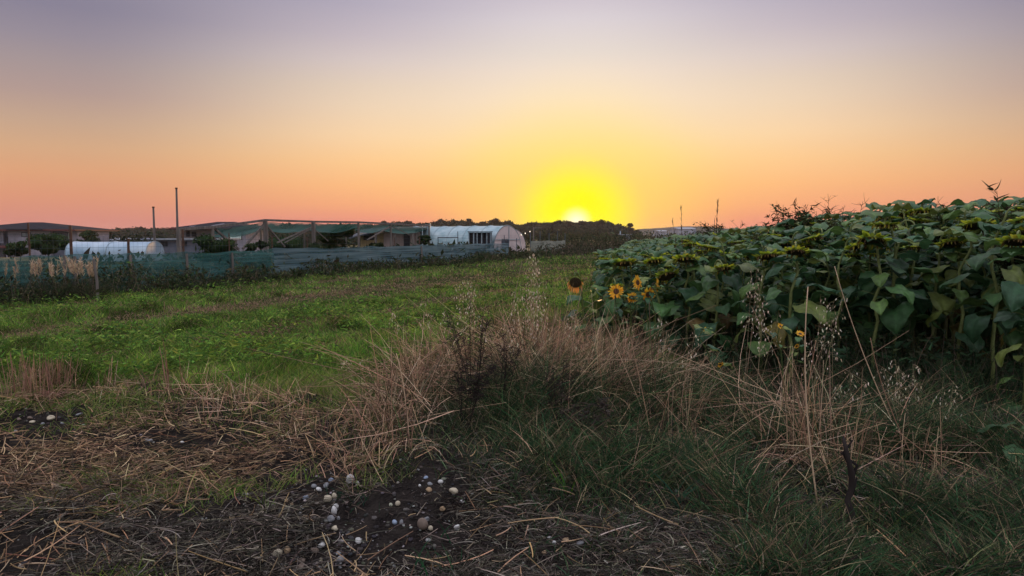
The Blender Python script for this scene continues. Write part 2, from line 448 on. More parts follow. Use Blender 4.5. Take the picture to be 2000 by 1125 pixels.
q = np.stack([idx[:-1, :-1], idx[:-1, 1:], idx[1:, 1:], idx[1:, :-1]], -1).reshape(-1, 4)
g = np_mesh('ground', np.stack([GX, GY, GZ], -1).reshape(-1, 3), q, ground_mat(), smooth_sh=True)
tag(g, 'dark soil and field ground running to the horizon', 'ground', kind='structure')

# ------------------------------------------------------------------ distant structures
FX = lambda Y: .345 * Y - 18.4                      # the fence line
UPV = np.array([0, 0, 1.0])

def tri_clumps(cx, n, size, rng, squash=1.0):
    """n leaf-sized random quads around points cx"""
    p = cx
    a = unit(rng.normal(size=(n, 3))); b = unit(np.cross(a, rng.normal(size=(n, 3))))
    s = size * np.exp(rng.normal(0, .3, (n, 1)))
    V = np.stack([p - a * s * .5, p + b * s * .32, p + a * s * .6, p - b * s * .32], 1).reshape(-1, 3)
    Q = np.arange(n * 4).reshape(n, 4)
    return V, Q, 4

def blob_mesh(ctrs, rads, rng, sub=2):
    """lumpy closed cores"""
    V = []; Q = []; b = 0
    nu, nv = 10, 7
    for c0, r in zip(ctrs, rads):
        th = np.linspace(0, 2 * np.pi, nu, endpoint=False); ph = np.linspace(.12, np.pi - .12, nv)
        T, P = np.meshgrid(th, ph)
        rr = 1 + rng.normal(0, .10, T.shape)
        pts = np.stack([np.cos(T) * np.sin(P) * r[0] * rr, np.sin(T) * np.sin(P) * r[1] * rr, np.cos(P) * r[2] * rr], -1).reshape(-1, 3) + c0
        ii = np.arange(nu * nv).reshape(nv, nu)
        qq = np.stack([ii[:-1], np.roll(ii[:-1], -1, 1), np.roll(ii[1:], -1, 1), ii[1:]], -1).reshape(-1, 4)
        V.append(pts); Q.append(qq + b); b += len(pts)
    return np.concatenate(V), np.concatenate(Q)

def crown_arrays(rng, R_, H, n_lobes, n_leaf, leaf, cols, zc, flat=.75):
    """leaf clumps on lobes of a crown centred at height zc"""
    lob = []
    for k in range(n_lobes):
        a = rng.uniform(0, 2 * np.pi); rr = R_ * rng.uniform(.15, .68); zz = zc + H * rng.uniform(-.28, .34)
        lob.append(((rr * math.cos(a), rr * math.sin(a), zz), R_ * rng.uniform(.35, .6)))
    per = n_leaf // n_lobes
    bag = []; cc = []
    for (c0, r) in lob:
        d = unit(rng.normal(size=(per, 3))); d[:, 2] = np.abs(d[:, 2]) * .9 - .25 * rng.random(per)
        rad = r * (0.75 + .35 * rng.random((per, 1)))
        bag.append(np.array(c0) + d * rad * np.array([1, 1, flat])); cc.append(pal(per, cols, None, .3, rng) * rng.uniform(.7, 1.3))
    p = np.concatenate(bag)
    core = [(np.array(c0), (r * .8, r * .8, r * .8 * flat)) for c0, r in lob]
    return tri_clumps(p, len(p), leaf, rng), np.concatenate(cc), core

TREECOLS = [(.020, .024, .014), (.032, .034, .018), (.016, .018, .012), (.042, .034, .022)]
def make_tree(name, loc, Hh, Rr, label, cat='tree', group=None, n_leaf=900, leaf=None, seed=0, cols=TREECOLS, lobes=9, trunk=True, flat=.8):
    rng = np.random.default_rng(seed)
    o = empty(name, loc)
    tag(o, label, cat, group)
    leaf = leaf or Rr * .16
    (V, Q, per), cc, core = crown_arrays(rng, Rr, Hh * .8, lobes, n_leaf, leaf, cols, Hh * .6, flat)
    bg = Bag(); bg.add((V, Q, per), np.repeat(cc, 4, 0))
    cV, cQ = blob_mesh([k[0] for k in core], [tuple(x * .86 for x in k[1]) for k in core], rng)
    bg.add((cV, cQ, 1), np.tile(np.array(cols[0]), (len(cV), 1)))
    z = bg.V
    cr = bg.build('crown', M['tree'], o)
    mb = MB()
    mb.tube([(0, 0, -.2), (.03 * Hh, 0, Hh * .3), (-.02 * Hh, .01, Hh * .6)], [Hh * .03, Hh * .022, Hh * .012], 7)
    for k in range(4):
        a = k * 1.7 + seed; mb.tube([(0.02 * Hh, 0, Hh * (.28 + .06 * k)), (Rr * .5 * math.cos(a), Rr * .5 * math.sin(a), Hh * (.5 + .07 * k))], [Hh * .014, Hh * .006], 5)
    mb.build('trunk', M['bark'], o)
    return o

# skyline wood, one mass, with the outline of the photograph's ridge
SKY = [(-200, 449), (0, 449), (150, 449), (200, 447), (240, 445), (270, 442), (300, 444), (350, 444), (420, 442), (470, 438), (560, 437), (640, 437), (700, 438), (735, 437), (745, 434), (808, 434), (815, 438),
       (825, 434), (850, 430), (880, 429), (905, 430), (930, 433), (945, 433), (985, 430), (1010, 435), (1022, 438), (1030, 434), (1060, 433), (1075, 434), (1100, 430), (1125, 432), (1150, 433), (1165, 432), (1190, 431.5), (1198, 437), (1215, 439), (1228, 440), (1236, 446), (1250, 452)]
def far_wood():
    rng = np.random.default_rng(5)
    xs = np.array([p[0] for p in SKY], float); ys = np.array([p[1] for p in SKY], float)
    bag = Bag(); cores = []; rads = []
    for row, (Y0, drop, gap) in enumerate([(520, 0, 9), (470, 5, 11), (420, 10, 13), (370, 16, 16)]):
        px = -160.0
        while px < 1246:
            Y = Y0 + rng.uniform(-18, 18)
            top = np.interp(px, xs, ys) + drop * rng.uniform(.7, 1.2) + rng.uniform(-1.2, 2.4)
            if top > 459: px += gap; continue
            zt = at(px, top, Y).z
            X = at(px, top, Y).x; g0 = gz(X, Y)
            r = rng.uniform(2.4, 4.2) * (Y / 450)
            hgt = zt - g0
            n = 90
            d = unit(rng.normal(size=(n, 3)))
            p = np.array([X, Y, zt - r * .95]) + d * np.array([r * 1.15, r, r * .95]) * (.8 + .3 * rng.random((n, 1)))
            n2 = 60
            p2 = np.array([X, Y, g0]) + np.stack([rng.normal(0, r * .8, n2), -rng.uniform(0, r, n2), rng.uniform(0, max(hgt - r, .5), n2)], 1)
            p = np.concatenate([p, p2])
            cc = pal(len(p), TREECOLS, None, .3, rng) * rng.uniform(.75, 1.35)
            bag.add(tri_clumps(p, len(p), .95 * Y / 450, rng), cc)
            cores.append((X, Y, zt - r * 1.0)); rads.append((r * .95, r * .9, r * .85))
            cores.append((X, Y + 1, g0 + (hgt - r) * .45)); rads.append((r * 1.2, r * .8, max(hgt * .5, 1)))
            px += gap * rng.uniform(.6, 1.3)
    cV, cQ = blob_mesh([np.array(k) for k in cores], rads, rng)
    bag.add((cV, cQ, 1), np.tile(np.array((.022, .028, .016)), (len(cV), 1)))
    o = bag.build('far_wood', M['tree'])
    tag(o, 'dark wooded ridge on the horizon below the setting sun', 'wood', kind='stuff')
far_wood()

for i, (px, py, w, lab) in enumerate([
    (752, 427, 24, 'broad tree on the ridge, first bump right of the net frame above the stable roof'),
    (775, 427, 26, 'middle crown of the three trees rising above the stable roof'),
    (797, 429, 22, 'rightmost crown of the three trees rising above the stable roof'),
    (918, 423, 14, 'small spiky tree standing out of the ridge above the greenhouse'),
    (944, 430, 16, 'low round tree on the ridge right of the spiky tree'),
    (970, 424, 26, 'twin-topped tree on the ridge above the greenhouse end'),
    (1042, 431, 18, 'small round tree on the ridge where the yellow glow begins'),
    (1090, 428, 22, 'rounded tree on the ridge just left of the sun'),
    (1115, 426.5, 18, 'feathery tree directly in front of the left edge of the sun'),
    (1139, 427.5, 16, 'feathery tree directly in front of the right edge of the sun'),
    (1180, 428, 30, 'broad flat-topped tree on the ridge right of the sun'),
    (1232, 433.5, 12, 'last small tree at the right end of the dark ridge'),
    (272, 441, 20, 'tree on the low ridge behind the shorter bare pole')]):
    Y = 500 - (i % 3) * 8
    P = at(px, py, Y); g0 = gz(P.x, Y); H = P.z - g0
    make_tree('skyline_tree', (P.x, Y, g0), H / 1.02, w * Y / F * .62, lab, 'tree', 'trees standing out of the wooded ridge', 420, 1.1, 40 + i, lobes=7, flat=.7)

def ridge():
    # far blue ridge on the right, a long low hill
    xs = np.array([1225, 1245, 1290, 1330, 1365, 1400, 1450, 1520, 1650, 2300, 2900]); ys = np.array([455, 447, 445, 441.5, 442, 445, 449, 451, 452, 453, 460])
    px = np.linspace(1225, 2800, 240); Yd = 1150.0
    top = np.array([CAMZ + (HOR - y) / F * Yd for y in np.interp(px, xs, ys) + .7 * noise(px, px * 0, .15, 3)])
    X = (px - 1000) / F * Yd
    prof = np.array([0, .35, .7, .93, 1, .7, .2, 0]); dep = np.array([-260, -200, -120, -50, 0, 90, 180, 260])
    V = np.stack([np.repeat(X[None], 8, 0), Yd + np.repeat(dep[:, None], 240, 1), prof[:, None] * (top + 3)[None] - 3 * 1.0 + 0], -1)
    ii = np.arange(8 * 240).reshape(8, 240)
    qq = np.stack([ii[:-1, :-1], ii[:-1, 1:], ii[1:, 1:], ii[1:, :-1]], -1).reshape(-1, 4)
    m = mat_noise('far_wooded_hill', (.02, .028, .02), (.05, .055, .035), .02, .95, .0)
    o = np_mesh('hills', V.reshape(-1, 3), qq, m, smooth_sh=True)
    tag(o, 'low blue wooded hill on the far horizon right of the sun', 'hill', kind='structure')
ridge()

# far pale industrial halls
for i, (x0, x1, y0, y1, Y, lab) in enumerate([(1326, 1360, 443.5, 458, 700, 'large pale industrial hall far off beyond the sunflower field'),
                                             (1288, 1306, 449, 456, 760, 'smaller pale hall, far off left of the large one')]):
    a = at(x0, y1, Y); b = at(x1, y0, Y)
    w = b.x - a.x; o = empty('industrial_hall', ((a.x + b.x) / 2, Y, gz(a.x, Y)))
    tag(o, lab, 'building', 'pale halls on the far horizon')
    h = b.z * .82
    mb = MB(); mb.box(-w / 2, w / 2, 0, 40, 0, h); mb.build('wall', M['pale'], o)
    mb = MB(); mb.add([(-w / 2 - .5, -.6, h + .05), (w / 2 + .5, -.6, h + .05), (w / 2 + .5, 41, h + .05), (-w / 2 - .5, 41, h + .05), (-w / 2 - .5, 20, h * 1.22), (w / 2 + .5, 20, h * 1.22)],
                      [(0, 1, 5, 4), (4, 5, 2, 3), (0, 4, 3), (1, 2, 5), (0, 3, 2, 1)]); mb.build('roof', M['grey'], o)
    mb = MB()
    for k in range(4): mb.box(-w * .4 + k * w * .22, -w * .4 + k * w * .22 + w * .1, -.08, -.01, 0.1, h * .5)
    mb.build('door', M['wall_grey'], o)

def hedge_band(name, pts, h0, h1, n, leaf, cols, label, seed, w=1.5, cat='hedge', kind='stuff', blades=0, bcols=None):
    """bushy weeds along a line on the ground"""
    rng = np.random.default_rng(seed)
    P = np.array(pts, float); seg = np.linalg.norm(np.diff(P, axis=0), axis=1); cum = np.concatenate([[0], np.cumsum(seg)])
    # sample evenly as seen (density ~ 1/distance)
    t = rng.random(n * 3) * cum[-1]
    x = np.interp(t, cum, P[:, 0]); y = np.interp(t, cum, P[:, 1])
    keep = rng.random(len(x)) < np.minimum(1, (P[:, 1].min() / y) ** 1.0)
    x = x[keep][:n]; y = y[keep][:n]
    off = rng.normal(0, w * .4, len(x)); x = x + off; y = y + rng.normal(0, w * .3, len(x))
    hh = (h0 + (h1 - h0) * smooth(fbm(x, y, 1.1, seed, 4), .2, .8)) * (1 - .35 * np.abs(off) / w)
    if name == 'fence_weeds': hh = hh * (1 + .5 * (1 - smooth(y, 17, 26))); x = x + .35 * (1 - smooth(y, 18, 26))
    z = gh(x, y) + hh * rng.random(len(x)) ** .75
    p = np.stack([x, y, z], 1); k = len(p)
    bag = Bag(); cc = pal(k, cols, None, .3, rng)
    a = unit(rng.normal(size=(k, 3)) + np.array([0, 0, .5])); b = unit(np.cross(a, rng.normal(size=(k, 3))))
    s = leaf * (y[:, None] / P[:, 1].min()) ** .6 * np.exp(rng.normal(0, .3, (k, 1)))
    V = np.stack([p - a * s * .5, p + b * s * .22, p + a * s * .6, p - b * s * .22], 1).reshape(-1, 3)
    bag.add((V, np.arange(k * 4).reshape(k, 4), 4), cc)
    if blades:
        i = rng.integers(0, k, blades); x = x[i] + rng.normal(0, w * .3, blades); y = y[i]
        p0 = np.stack([x, y, gh(x, y)], 1); L = hh[i] * rng.uniform(.7, 1.5, blades)
        d = np.stack([rng.normal(0, .18, blades), rng.normal(0, .18, blades), np.ones(blades)], 1)
        d[:, :2] *= 1.8
        bag.add(ribbons(p0, d, L, rng.normal(0, .22, (blades, 3)) * np.array([1, 1, .5]), .006 * y / 20 + .003, 3, .2), pal(blades, bcols or cols, None, .3, rng))
    o = bag.build(name, M['tree'])
    tag(o, label, cat, kind=kind)
    return o

DG = [(.018, .03, .014), (.03, .045, .02), (.045, .05, .025), (.06, .05, .03)]
DRY = [(.20, .14, .10), (.28, .20, .14), (.14, .10, .08), (.09, .07, .055)]
hedge_band('fence_weeds', [(FX(Y) + .55, Y) for Y in (14, 20, 30, 40, 52, 60)], .08, .72, 24000, .06, DG + [(.05, .085, .025), (.09, .08, .045)], 'dark tangled weeds growing along the foot of the netted fence', 21, 1.1, 'weeds', blades=4000, bcols=DRY + DG * 3)
hedge_band('yard_weeds', [(FX(Y) - 3.5, Y) for Y in (15, 24, 34, 46, 58)], .5, 1.3, 9000, .14, DG, 'rough green growth in the yard behind the netted fence', 22, 5, 'weeds')
hedge_band('field_edge_scrub', [(FX(Y) + 1.0, Y) for Y in (58, 64, 75, 90, 110)], .3, 1.4, 12000, .15, [(.03, .04, .02), (.055, .05, .032), (.09, .07, .055), (.022, .034, .015)], 'brownish grey scrub at the far end of the fence', 23, 3.0, 'scrub', blades=900, bcols=DRY + DG)
hedge_band('far_scrub', [(6, 150), (20, 165), (34, 180), (60, 200), (110, 210)], 1.4, 3.4, 5000, .5, [(.03, .045, .02), (.05, .06, .03), (.08, .075, .04)], 'olive scrub beyond the far end of the field', 24, 9, 'scrub')
hedge_band('middle_scrub', [(-30, 120), (-12, 118), (2, 115), (14, 120), (24, 128)], 1.0, 2.2, 6000, .30, [(.015, .026, .012), (.026, .036, .016), (.04, .04, .024)], 'dark green scrub between the greenhouse and the wooded ridge', 25, 8, 'scrub')
hedge_band('valley_scrub', [(-150, 190), (-110, 175), (-75, 160), (-45, 150), (-25, 140)], 3.0, 6.0, 7000, .7, [(.015, .025, .012), (.028, .036, .018)], 'dark band of bushes in the dip behind the yard', 26, 9, 'scrub')

# ---- houses
def hip_roof(mb, x0, x1, y0, y1, z0, z1, rx0, rx1, c=None, th=.25):
    ym = (y0 + y1) / 2
    mb.add([(x0, y0, z0), (x1, y0, z0), (x1, y1, z0), (x0, y1, z0), (rx0, ym, z1), (rx1, ym, z1), (x0, y0, z0 - th), (x1, y0, z0 - th), (x1, y1, z0 - th), (x0, y1, z0 - th)],
           [(0, 1, 5, 4), (1, 2, 5), (2, 3, 4, 5), (3, 0, 4), (6, 9, 8, 7), (0, 6, 7, 1), (1, 7, 8, 2), (2, 8, 9, 3), (3, 9, 6, 0)], c)
def window(parent, x0, x1, y, z0, z1, glass='glass'):
    mb = MB(); t = .12
    mb.box(x0 - t, x1 + t, y - .10, y + .05, z0 - t, z0); mb.box(x0 - t, x1 + t, y - .10, y + .05, z1, z1 + t)
    mb.box(x0 - t, x0, y - .10, y + .05, z0, z1); mb.box(x1, x1 + t, y - .10, y + .05, z0, z1)
    xm = (x0 + x1) / 2; mb.box(xm - .05, xm + .05, y - .09, y + .05, z0, z1)
    w = mb.build('window', M['dark'], parent)
    mb = MB(); mb.box(x0, x1, y - .05, y - .02, z0, z1); mb.build('pane', M[glass], w)
def house_one():
    Y = 150; k = Y / F
    o = empty('house', (0, Y, -2.6)); tag(o, 'two-storey house with a low dark hipped roof at the left edge', 'house')
    X = lambda px: (px - 1000) * k; Z = lambda py: CAMZ + (HOR - py) * k + 2.6
    mb = MB(); mb.box(X(-60), X(5), 0.6, 14, 0, Z(451.5)); mb.box(X(18), X(100), 0, 14, 0, Z(451.5)); mb.box(X(134), X(152), 0.3, 12, 0, Z(451.5)); mb.build('wall', M['wall'], o)
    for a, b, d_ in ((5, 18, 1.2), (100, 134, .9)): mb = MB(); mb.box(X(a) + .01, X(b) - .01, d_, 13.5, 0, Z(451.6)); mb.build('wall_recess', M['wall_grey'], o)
    mb = MB(); hip_roof(mb, X(-85), X(156), -1.3, 15.5, Z(448), Z(433), X(15), X(45)); r = mb.build('roof', M['roof'], o)
    mb = MB(); hip_roof(mb, X(25), X(95), -1.5, 6, Z(447.4), Z(438.5), X(46), X(50)); mb.build('dormer_roof', M['roof'], r)
    mb = MB(); mb.box(X(-85), X(156.2), -1.36, -1.22, Z(451), Z(447.8)); mb.box(X(156) - .02, X(156.6), -1.3, 15.5, Z(451), Z(448)); mb.build('fascia', M['fascia'], r)
    mb = MB(); hip_roof(mb, X(-70), X(36), -3.2, 2, Z(479), Z(475), X(-60), X(28)); p = mb.build('porch_roof', M['roof'], o)
    mb = MB(); mb.box(X(-70), X(36), -3.26, -3.1, Z(483.5), Z(479)); mb.build('fascia', M['fascia'], p)
    window(o, X(46), X(62), -.0, Z(461.5), Z(455)); window(o, X(97), X(107), .9, Z(462), Z(456.5), 'panel'); window(o, X(134.5), X(140), .3, Z(467), Z(455), 'panel')
    mb = MB(); mb.box(X(8), X(14), 1.1, 1.19, 0, Z(462)); mb.build('door', M['dark'], o)
    mb = MB(); mb.box(X(45), X(64), -1.1, -.02, Z(471), Z(463.5)); mb.build('balcony', M['wall'], o)
    for q in (-50, -20, 10, 34): mb = MB(); mb.bar((X(q), -3.0, 0), (X(q), -3.0, Z(484)), .14, 8); mb.build('column', M['wall'], o)
house_one()
def house_two():
    Y = 128; k = Y / F
    o = empty('house', (0, Y, -2.6)); tag(o, 'pale house with a dark hipped roof behind the shade-net frame', 'house')
    X = lambda px: (px - 1000) * k; Z = lambda py: CAMZ + (HOR - py) * k + 2.6
    mb = MB(); mb.box(X(360), X(418), 0, 9, 0, Z(448)); mb.box(X(440), X(492), -2.5, 9, 0, Z(449)); mb.build('wall', M['wall'], o)
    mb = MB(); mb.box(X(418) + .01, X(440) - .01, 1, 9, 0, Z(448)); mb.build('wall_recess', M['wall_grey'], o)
    mb = MB(); hip_roof(mb, X(350), X(503), -3.6, 10.5, Z(446), Z(432.6), X(412), X(446)); r = mb.build('roof', M['roof'], o)
    for a, b in (((388, 444.2), (393, 437.5)), ((430, 443), (434, 433.5))):
        mb = MB(); mb.beam((X(a[0]), -2.9, Z(a[1]) + .12), (X(b[0]), 2.8, Z(b[1]) - .2), .3, .15); mb.build('roof_trim', M['wall'], r)
    mb = MB(); mb.box(X(350), X(503), -3.66, -3.52, Z(448), Z(445.8)); mb.build('fascia', M['fascia'], r)
    w = MB(); w.box(X(457), X(484), -2.62, -2.51, Z(468), Z(455.5)); w = w.build('window', M['dark'], o)
    mb = MB(); mb.box(X(458), X(483), -2.68, -2.625, Z(467.3), Z(456.3)); mb.build('pane', M['panel'], w)
    window(o, X(367), X(371), 0, Z(461), Z(452), 'dark'); window(o, X(378), X(384), 0, Z(461), Z(454), 'dark'); window(o, X(442), X(447), -2.5, Z(461), Z(452))
house_two()
def low_building():
    Y = 100; k = Y / F; X = lambda px: (px - 1000) * k; Z = lambda py: CAMZ + (HOR - py) * k + 2.3
    o = empty('low_shed', (0, Y, -2.3)); tag(o, 'long low grey building with a flat roof between the two bare poles', 'shed')
    mb = MB(); mb.box(X(304), X(432), 0, 6, 0, Z(469)); mb.build('wall', M['wall_grey'], o)
    mb = MB(); mb.box(X(301), X(436), -.6, 6.6, Z(468.95), Z(465.5)); mb.build('roof', M['grey'], o)
    for q in (315, 352, 390): window(o, X(q), X(q + 12), 0, Z(479), Z(473), 'dark')
low_building()
def far_roofs():
    Y = 170; k = Y / F; X = lambda px: (px - 1000) * k; Z = lambda py: CAMZ + (HOR - py) * k + 2.6
    for x0, x1, lab, mt in ((193, 240, 'distant grey roofed building above the white tunnel', 'grey'), (244, 300, 'lower distant building right of the grey roofed one', 'wall_grey')):
        o = empty('distant_building', (X((x0 + x1) / 2), Y, -2.6)); tag(o, lab, 'building', 'distant low buildings in the dip')
        w = X(x1) - X(x0)
        mb = MB(); mb.box(-w / 2, w / 2, 0, 9, 0, Z(469)); mb.build('wall', M['wall'], o)
        mb = MB(); hip_roof(mb, -w / 2 - .5, w / 2 + .5, -.7, 9.7, Z(468.6), Z(464.6), -w * .3, w * .3); mb.build('roof', M[mt], o)
        window(o, -w * .2, w * .1, 0, Z(474), Z(471), 'dark')
far_roofs()

def stable():
    Y = 62; k = Y / F; X = lambda px: (px - 1000) * k; g0 = gz(X(760), Y) - .1; Z = lambda py: CAMZ + (HOR - py) * k - g0
    o = empty('stable', (0, Y, g0)); tag(o, 'boarded pinkish stable with a brown sheet roof behind the shade-net frame', 'shed')
    mb = MB(); mb.box(X(750), X(820), 0, 4.5, 0, Z(450)); mb.build('wall', M['wall_boards'], o)
    mb = MB(); mb.box(X(703), X(750) - .01, .4, 4.2, 0, Z(456)); mb.build('wing_wall', M['wall_tan'], o)
    d = MB(); d.box(X(789), X(801), -.07, -.005, 0.1, Z(457)); d = d.build('door', M['dark'], o)
    mb = MB(); mb.box(X(802), X(812), -.16, -.08, 0.1, Z(457.5)); mb.build('door_leaf', M['wall_boards'], d)
    mb = MB()
    a = [(X(772), -1.3, Z(447)), (X(838), -1.3, Z(446)), (X(824), 5.2, Z(440.5)), (X(770), 5.2, Z(441))]
    mb.add(a + [(x, y, z - .12) for x, y, z in a], [(0, 1, 2, 3), (7, 6, 5, 4), (0, 4, 5, 1), (1, 5, 6, 2), (2, 6, 7, 3), (3, 7, 4, 0)])
    mb.build('roof', M['roof_brown'], o)
    mb = MB()
    a = [(X(686), -.7, Z(464)), (X(735), -1.0, Z(452.5)), (X(771), -1.1, Z(446.5)), (X(771), 5, Z(441)), (X(730), 5, Z(443)), (X(688), 5, Z(446))]
    mb.add(a + [(x, y, z - .1) for x, y, z in a], [(0, 1, 4, 5), (1, 2, 3, 4), (6, 11, 10, 7), (7, 10, 9, 8), (0, 6, 7, 1), (1, 7, 8, 2), (2, 8, 9, 3), (3, 9, 10, 4), (4, 10, 11, 5), (5, 11, 6, 0)])
    mb.build('tarp_roof', M['tarp'], o)
    for q in (738, 776, 818): mb = MB(); mb.beam((X(q), -.9, 0), (X(q), -.9, Z(451)), .12, .12); mb.build('post', M['wood'], o)
    for q in (712, 722): window(o, X(q), X(q + 5), .4, Z(466), Z(459), 'dark')
stable()

# ---- polytunnel greenhouses
def arch_tunnel(name, p_end, ang_, L, W, H, label, cat, nh=6, film='film', endm='film_end', door=True, seed=0):
    """p_end: centre of the near end on the ground; axis runs along ang_ away from it"""
    o = empty(name, p_end, ang_); tag(o, label, cat)
    pw = .5 if name == 'low_tunnel' else .75
    prof = [(math.cos(math.pi * t) * W / 2, (math.sin(math.pi * t) ** pw) * H) for t in np.linspace(0, 1, 17)]
    rng = np.random.default_rng(seed)
    ns = nh * 4
    V = []
    for i in range(ns + 1):
        x = L * i / ns; sag = .012 * math.sin(math.pi * (i % 4) / 4)
        V += [(x, y * (1 - sag), z * (1 - sag)) for y, z in prof]
    k = len(prof)
    fs = [(i * k + j, i * k + j + 1, (i + 1) * k + j + 1, (i + 1) * k + j) for i in range(ns) for j in range(k - 1)]
    mb = MB(); mb.add(V, fs); mb.build('film_cover', M[film], o, True)
    for e, xx in enumerate((-.012, L + .012)):
        mb = MB(); mb.add([(xx, y * .985, z * .985) for y, z in prof], [tuple(range(k))]); w = mb.build('end_wall', M[endm], o)
        if door and e == 0:
            d = MB(); d.box(-.07, -.02, -.1, .75, 0, 1.55); d.build('door', M['tarp'], w)
            d = MB(); d.beam((-.05, -W * .46, 1.5), (-.05, W * .46, 1.5), .04, .05); d.beam((-.05, -.12, 0), (-.05, -.12, H * .97), .04, .05); d.build('end_frame', M['hoop'], w)
    for i in range(nh + 1):
        x = L * i / nh; mb = MB(); mb.tube([(x, y * 1.006, z * 1.006) for y, z in prof], .02, 6); mb.build('hoop', M['hoop'], o, True)
    return o
ang0 = math.atan2(.64, -.77)
gp = Vector((-.35, 58, gz(-.35, 58) - .15))
arch_tunnel('greenhouse', gp, ang0, 10.5, 3.5, 2.62, 'milky plastic tunnel greenhouse with a pale arched end, behind the fence', 'greenhouse', 6)
arch_tunnel('greenhouse', Vector((.3, 76, -.3)), ang0 + .1, 9, 4.2, 2.6, 'second tunnel greenhouse half hidden behind the pale arched end of the first', 'greenhouse', 4, 'grey', 'film_end', False)
P = at(303, 494, 33)
arch_tunnel('low_tunnel', (P.x, 33, P.z - .35), math.pi, 3.55, 1.7, .86, 'low white sheeted tunnel behind the green net at left', 'tunnel', 2, 'white', 'white', False)
def lean_to():
    Y = 55.6; k = Y / F; X = lambda px: (px - 1000) * k; g0 = gz(X(940), Y); Z = lambda py: CAMZ + (HOR - py) * k - g0
    o = empty('lean_to', (0, Y, g0)); tag(o, 'dark slatted lean-to shelter against the side of the tunnel greenhouse', 'shelter')
    mb = MB(); mb.box(X(915), X(960), 1.2, 1.3, 0, Z(454)); mb.build('back_panel', M['dark'], o)
    mb = MB(); mb.box(X(913.5), X(962), -.15, 1.45, Z(453.2), Z(452)); mb.build('roof', M['tarp'], o)
    for q in (916, 925, 932, 941, 951, 959): mb = MB(); mb.beam((X(q), 0, 0), (X(q), 0, Z(453.3)), .07, .07); mb.build('post', M['hoop'], o)
    mb = MB()
    for q in range(926, 957, 3): mb.box(X(q), X(q + .7), .5, .53, .2, Z(456))
    mb.build('slats', M['wall_grey'], o)
lean_to()
def outhouse():
    Y = 172; k = Y / F; X = lambda px: (px - 1000) * k; Z = lambda py: CAMZ + (HOR - py) * k
    o = empty('field_hut', (0, Y, 0)); tag(o, 'tiny hut with a flat roof standing alone at the far end of the field', 'hut')
    mb = MB(); mb.box(X(1211), X(1223), 0, 2.2, 0, Z(459)); mb.build('wall', M['wall_grey'], o)
    mb = MB(); mb.box(X(1223) + .01, X(1232), .1, 2.2, 0, Z(459)); mb.build('side_wall', M['pale'], o)
    mb = MB(); mb.box(X(1209), X(1234), -.3, 2.5, Z(458.9), Z(457.6)); mb.build('roof', M['grey'], o)
    mb = MB(); mb.tube([(X(1211.5), .5, Z(457.6)), (X(1211.5), .5, Z(451))], [.18, .08], 8); mb.build('chimney', M['white'], o)
    mb = MB(); mb.box(X(1214), X(1219), -.05, -.005, 0, Z(463)); mb.build('door', M['dark'], o)
outhouse()

# ---- bare poles
for px, yt, lab in ((345, 369, 'taller of the two bare concrete poles rising above the yard'), (300, 406, 'shorter of the two bare concrete poles, left of the taller one')):
    Y = 35; a = at(px + 2.5, 487, Y); b = at(px - .5, yt, Y)
    o = empty('pole', (a.x, Y, a.z - .6)); tag(o, lab, 'pole', 'bare poles in the yard')
    mb = MB(); mb.tube([(0, 0, 0), (b.x - a.x, 0, b.z - a.z + .6)], [.075, .05], 4); mb.build('shaft', M['wood'], o)
    mb = MB(); mb.bar((b.x - a.x, 0, b.z - a.z + .6), (b.x - a.x, 0, b.z - a.z + .66), .062, 8); mb.build('cap', M['rust'], o)

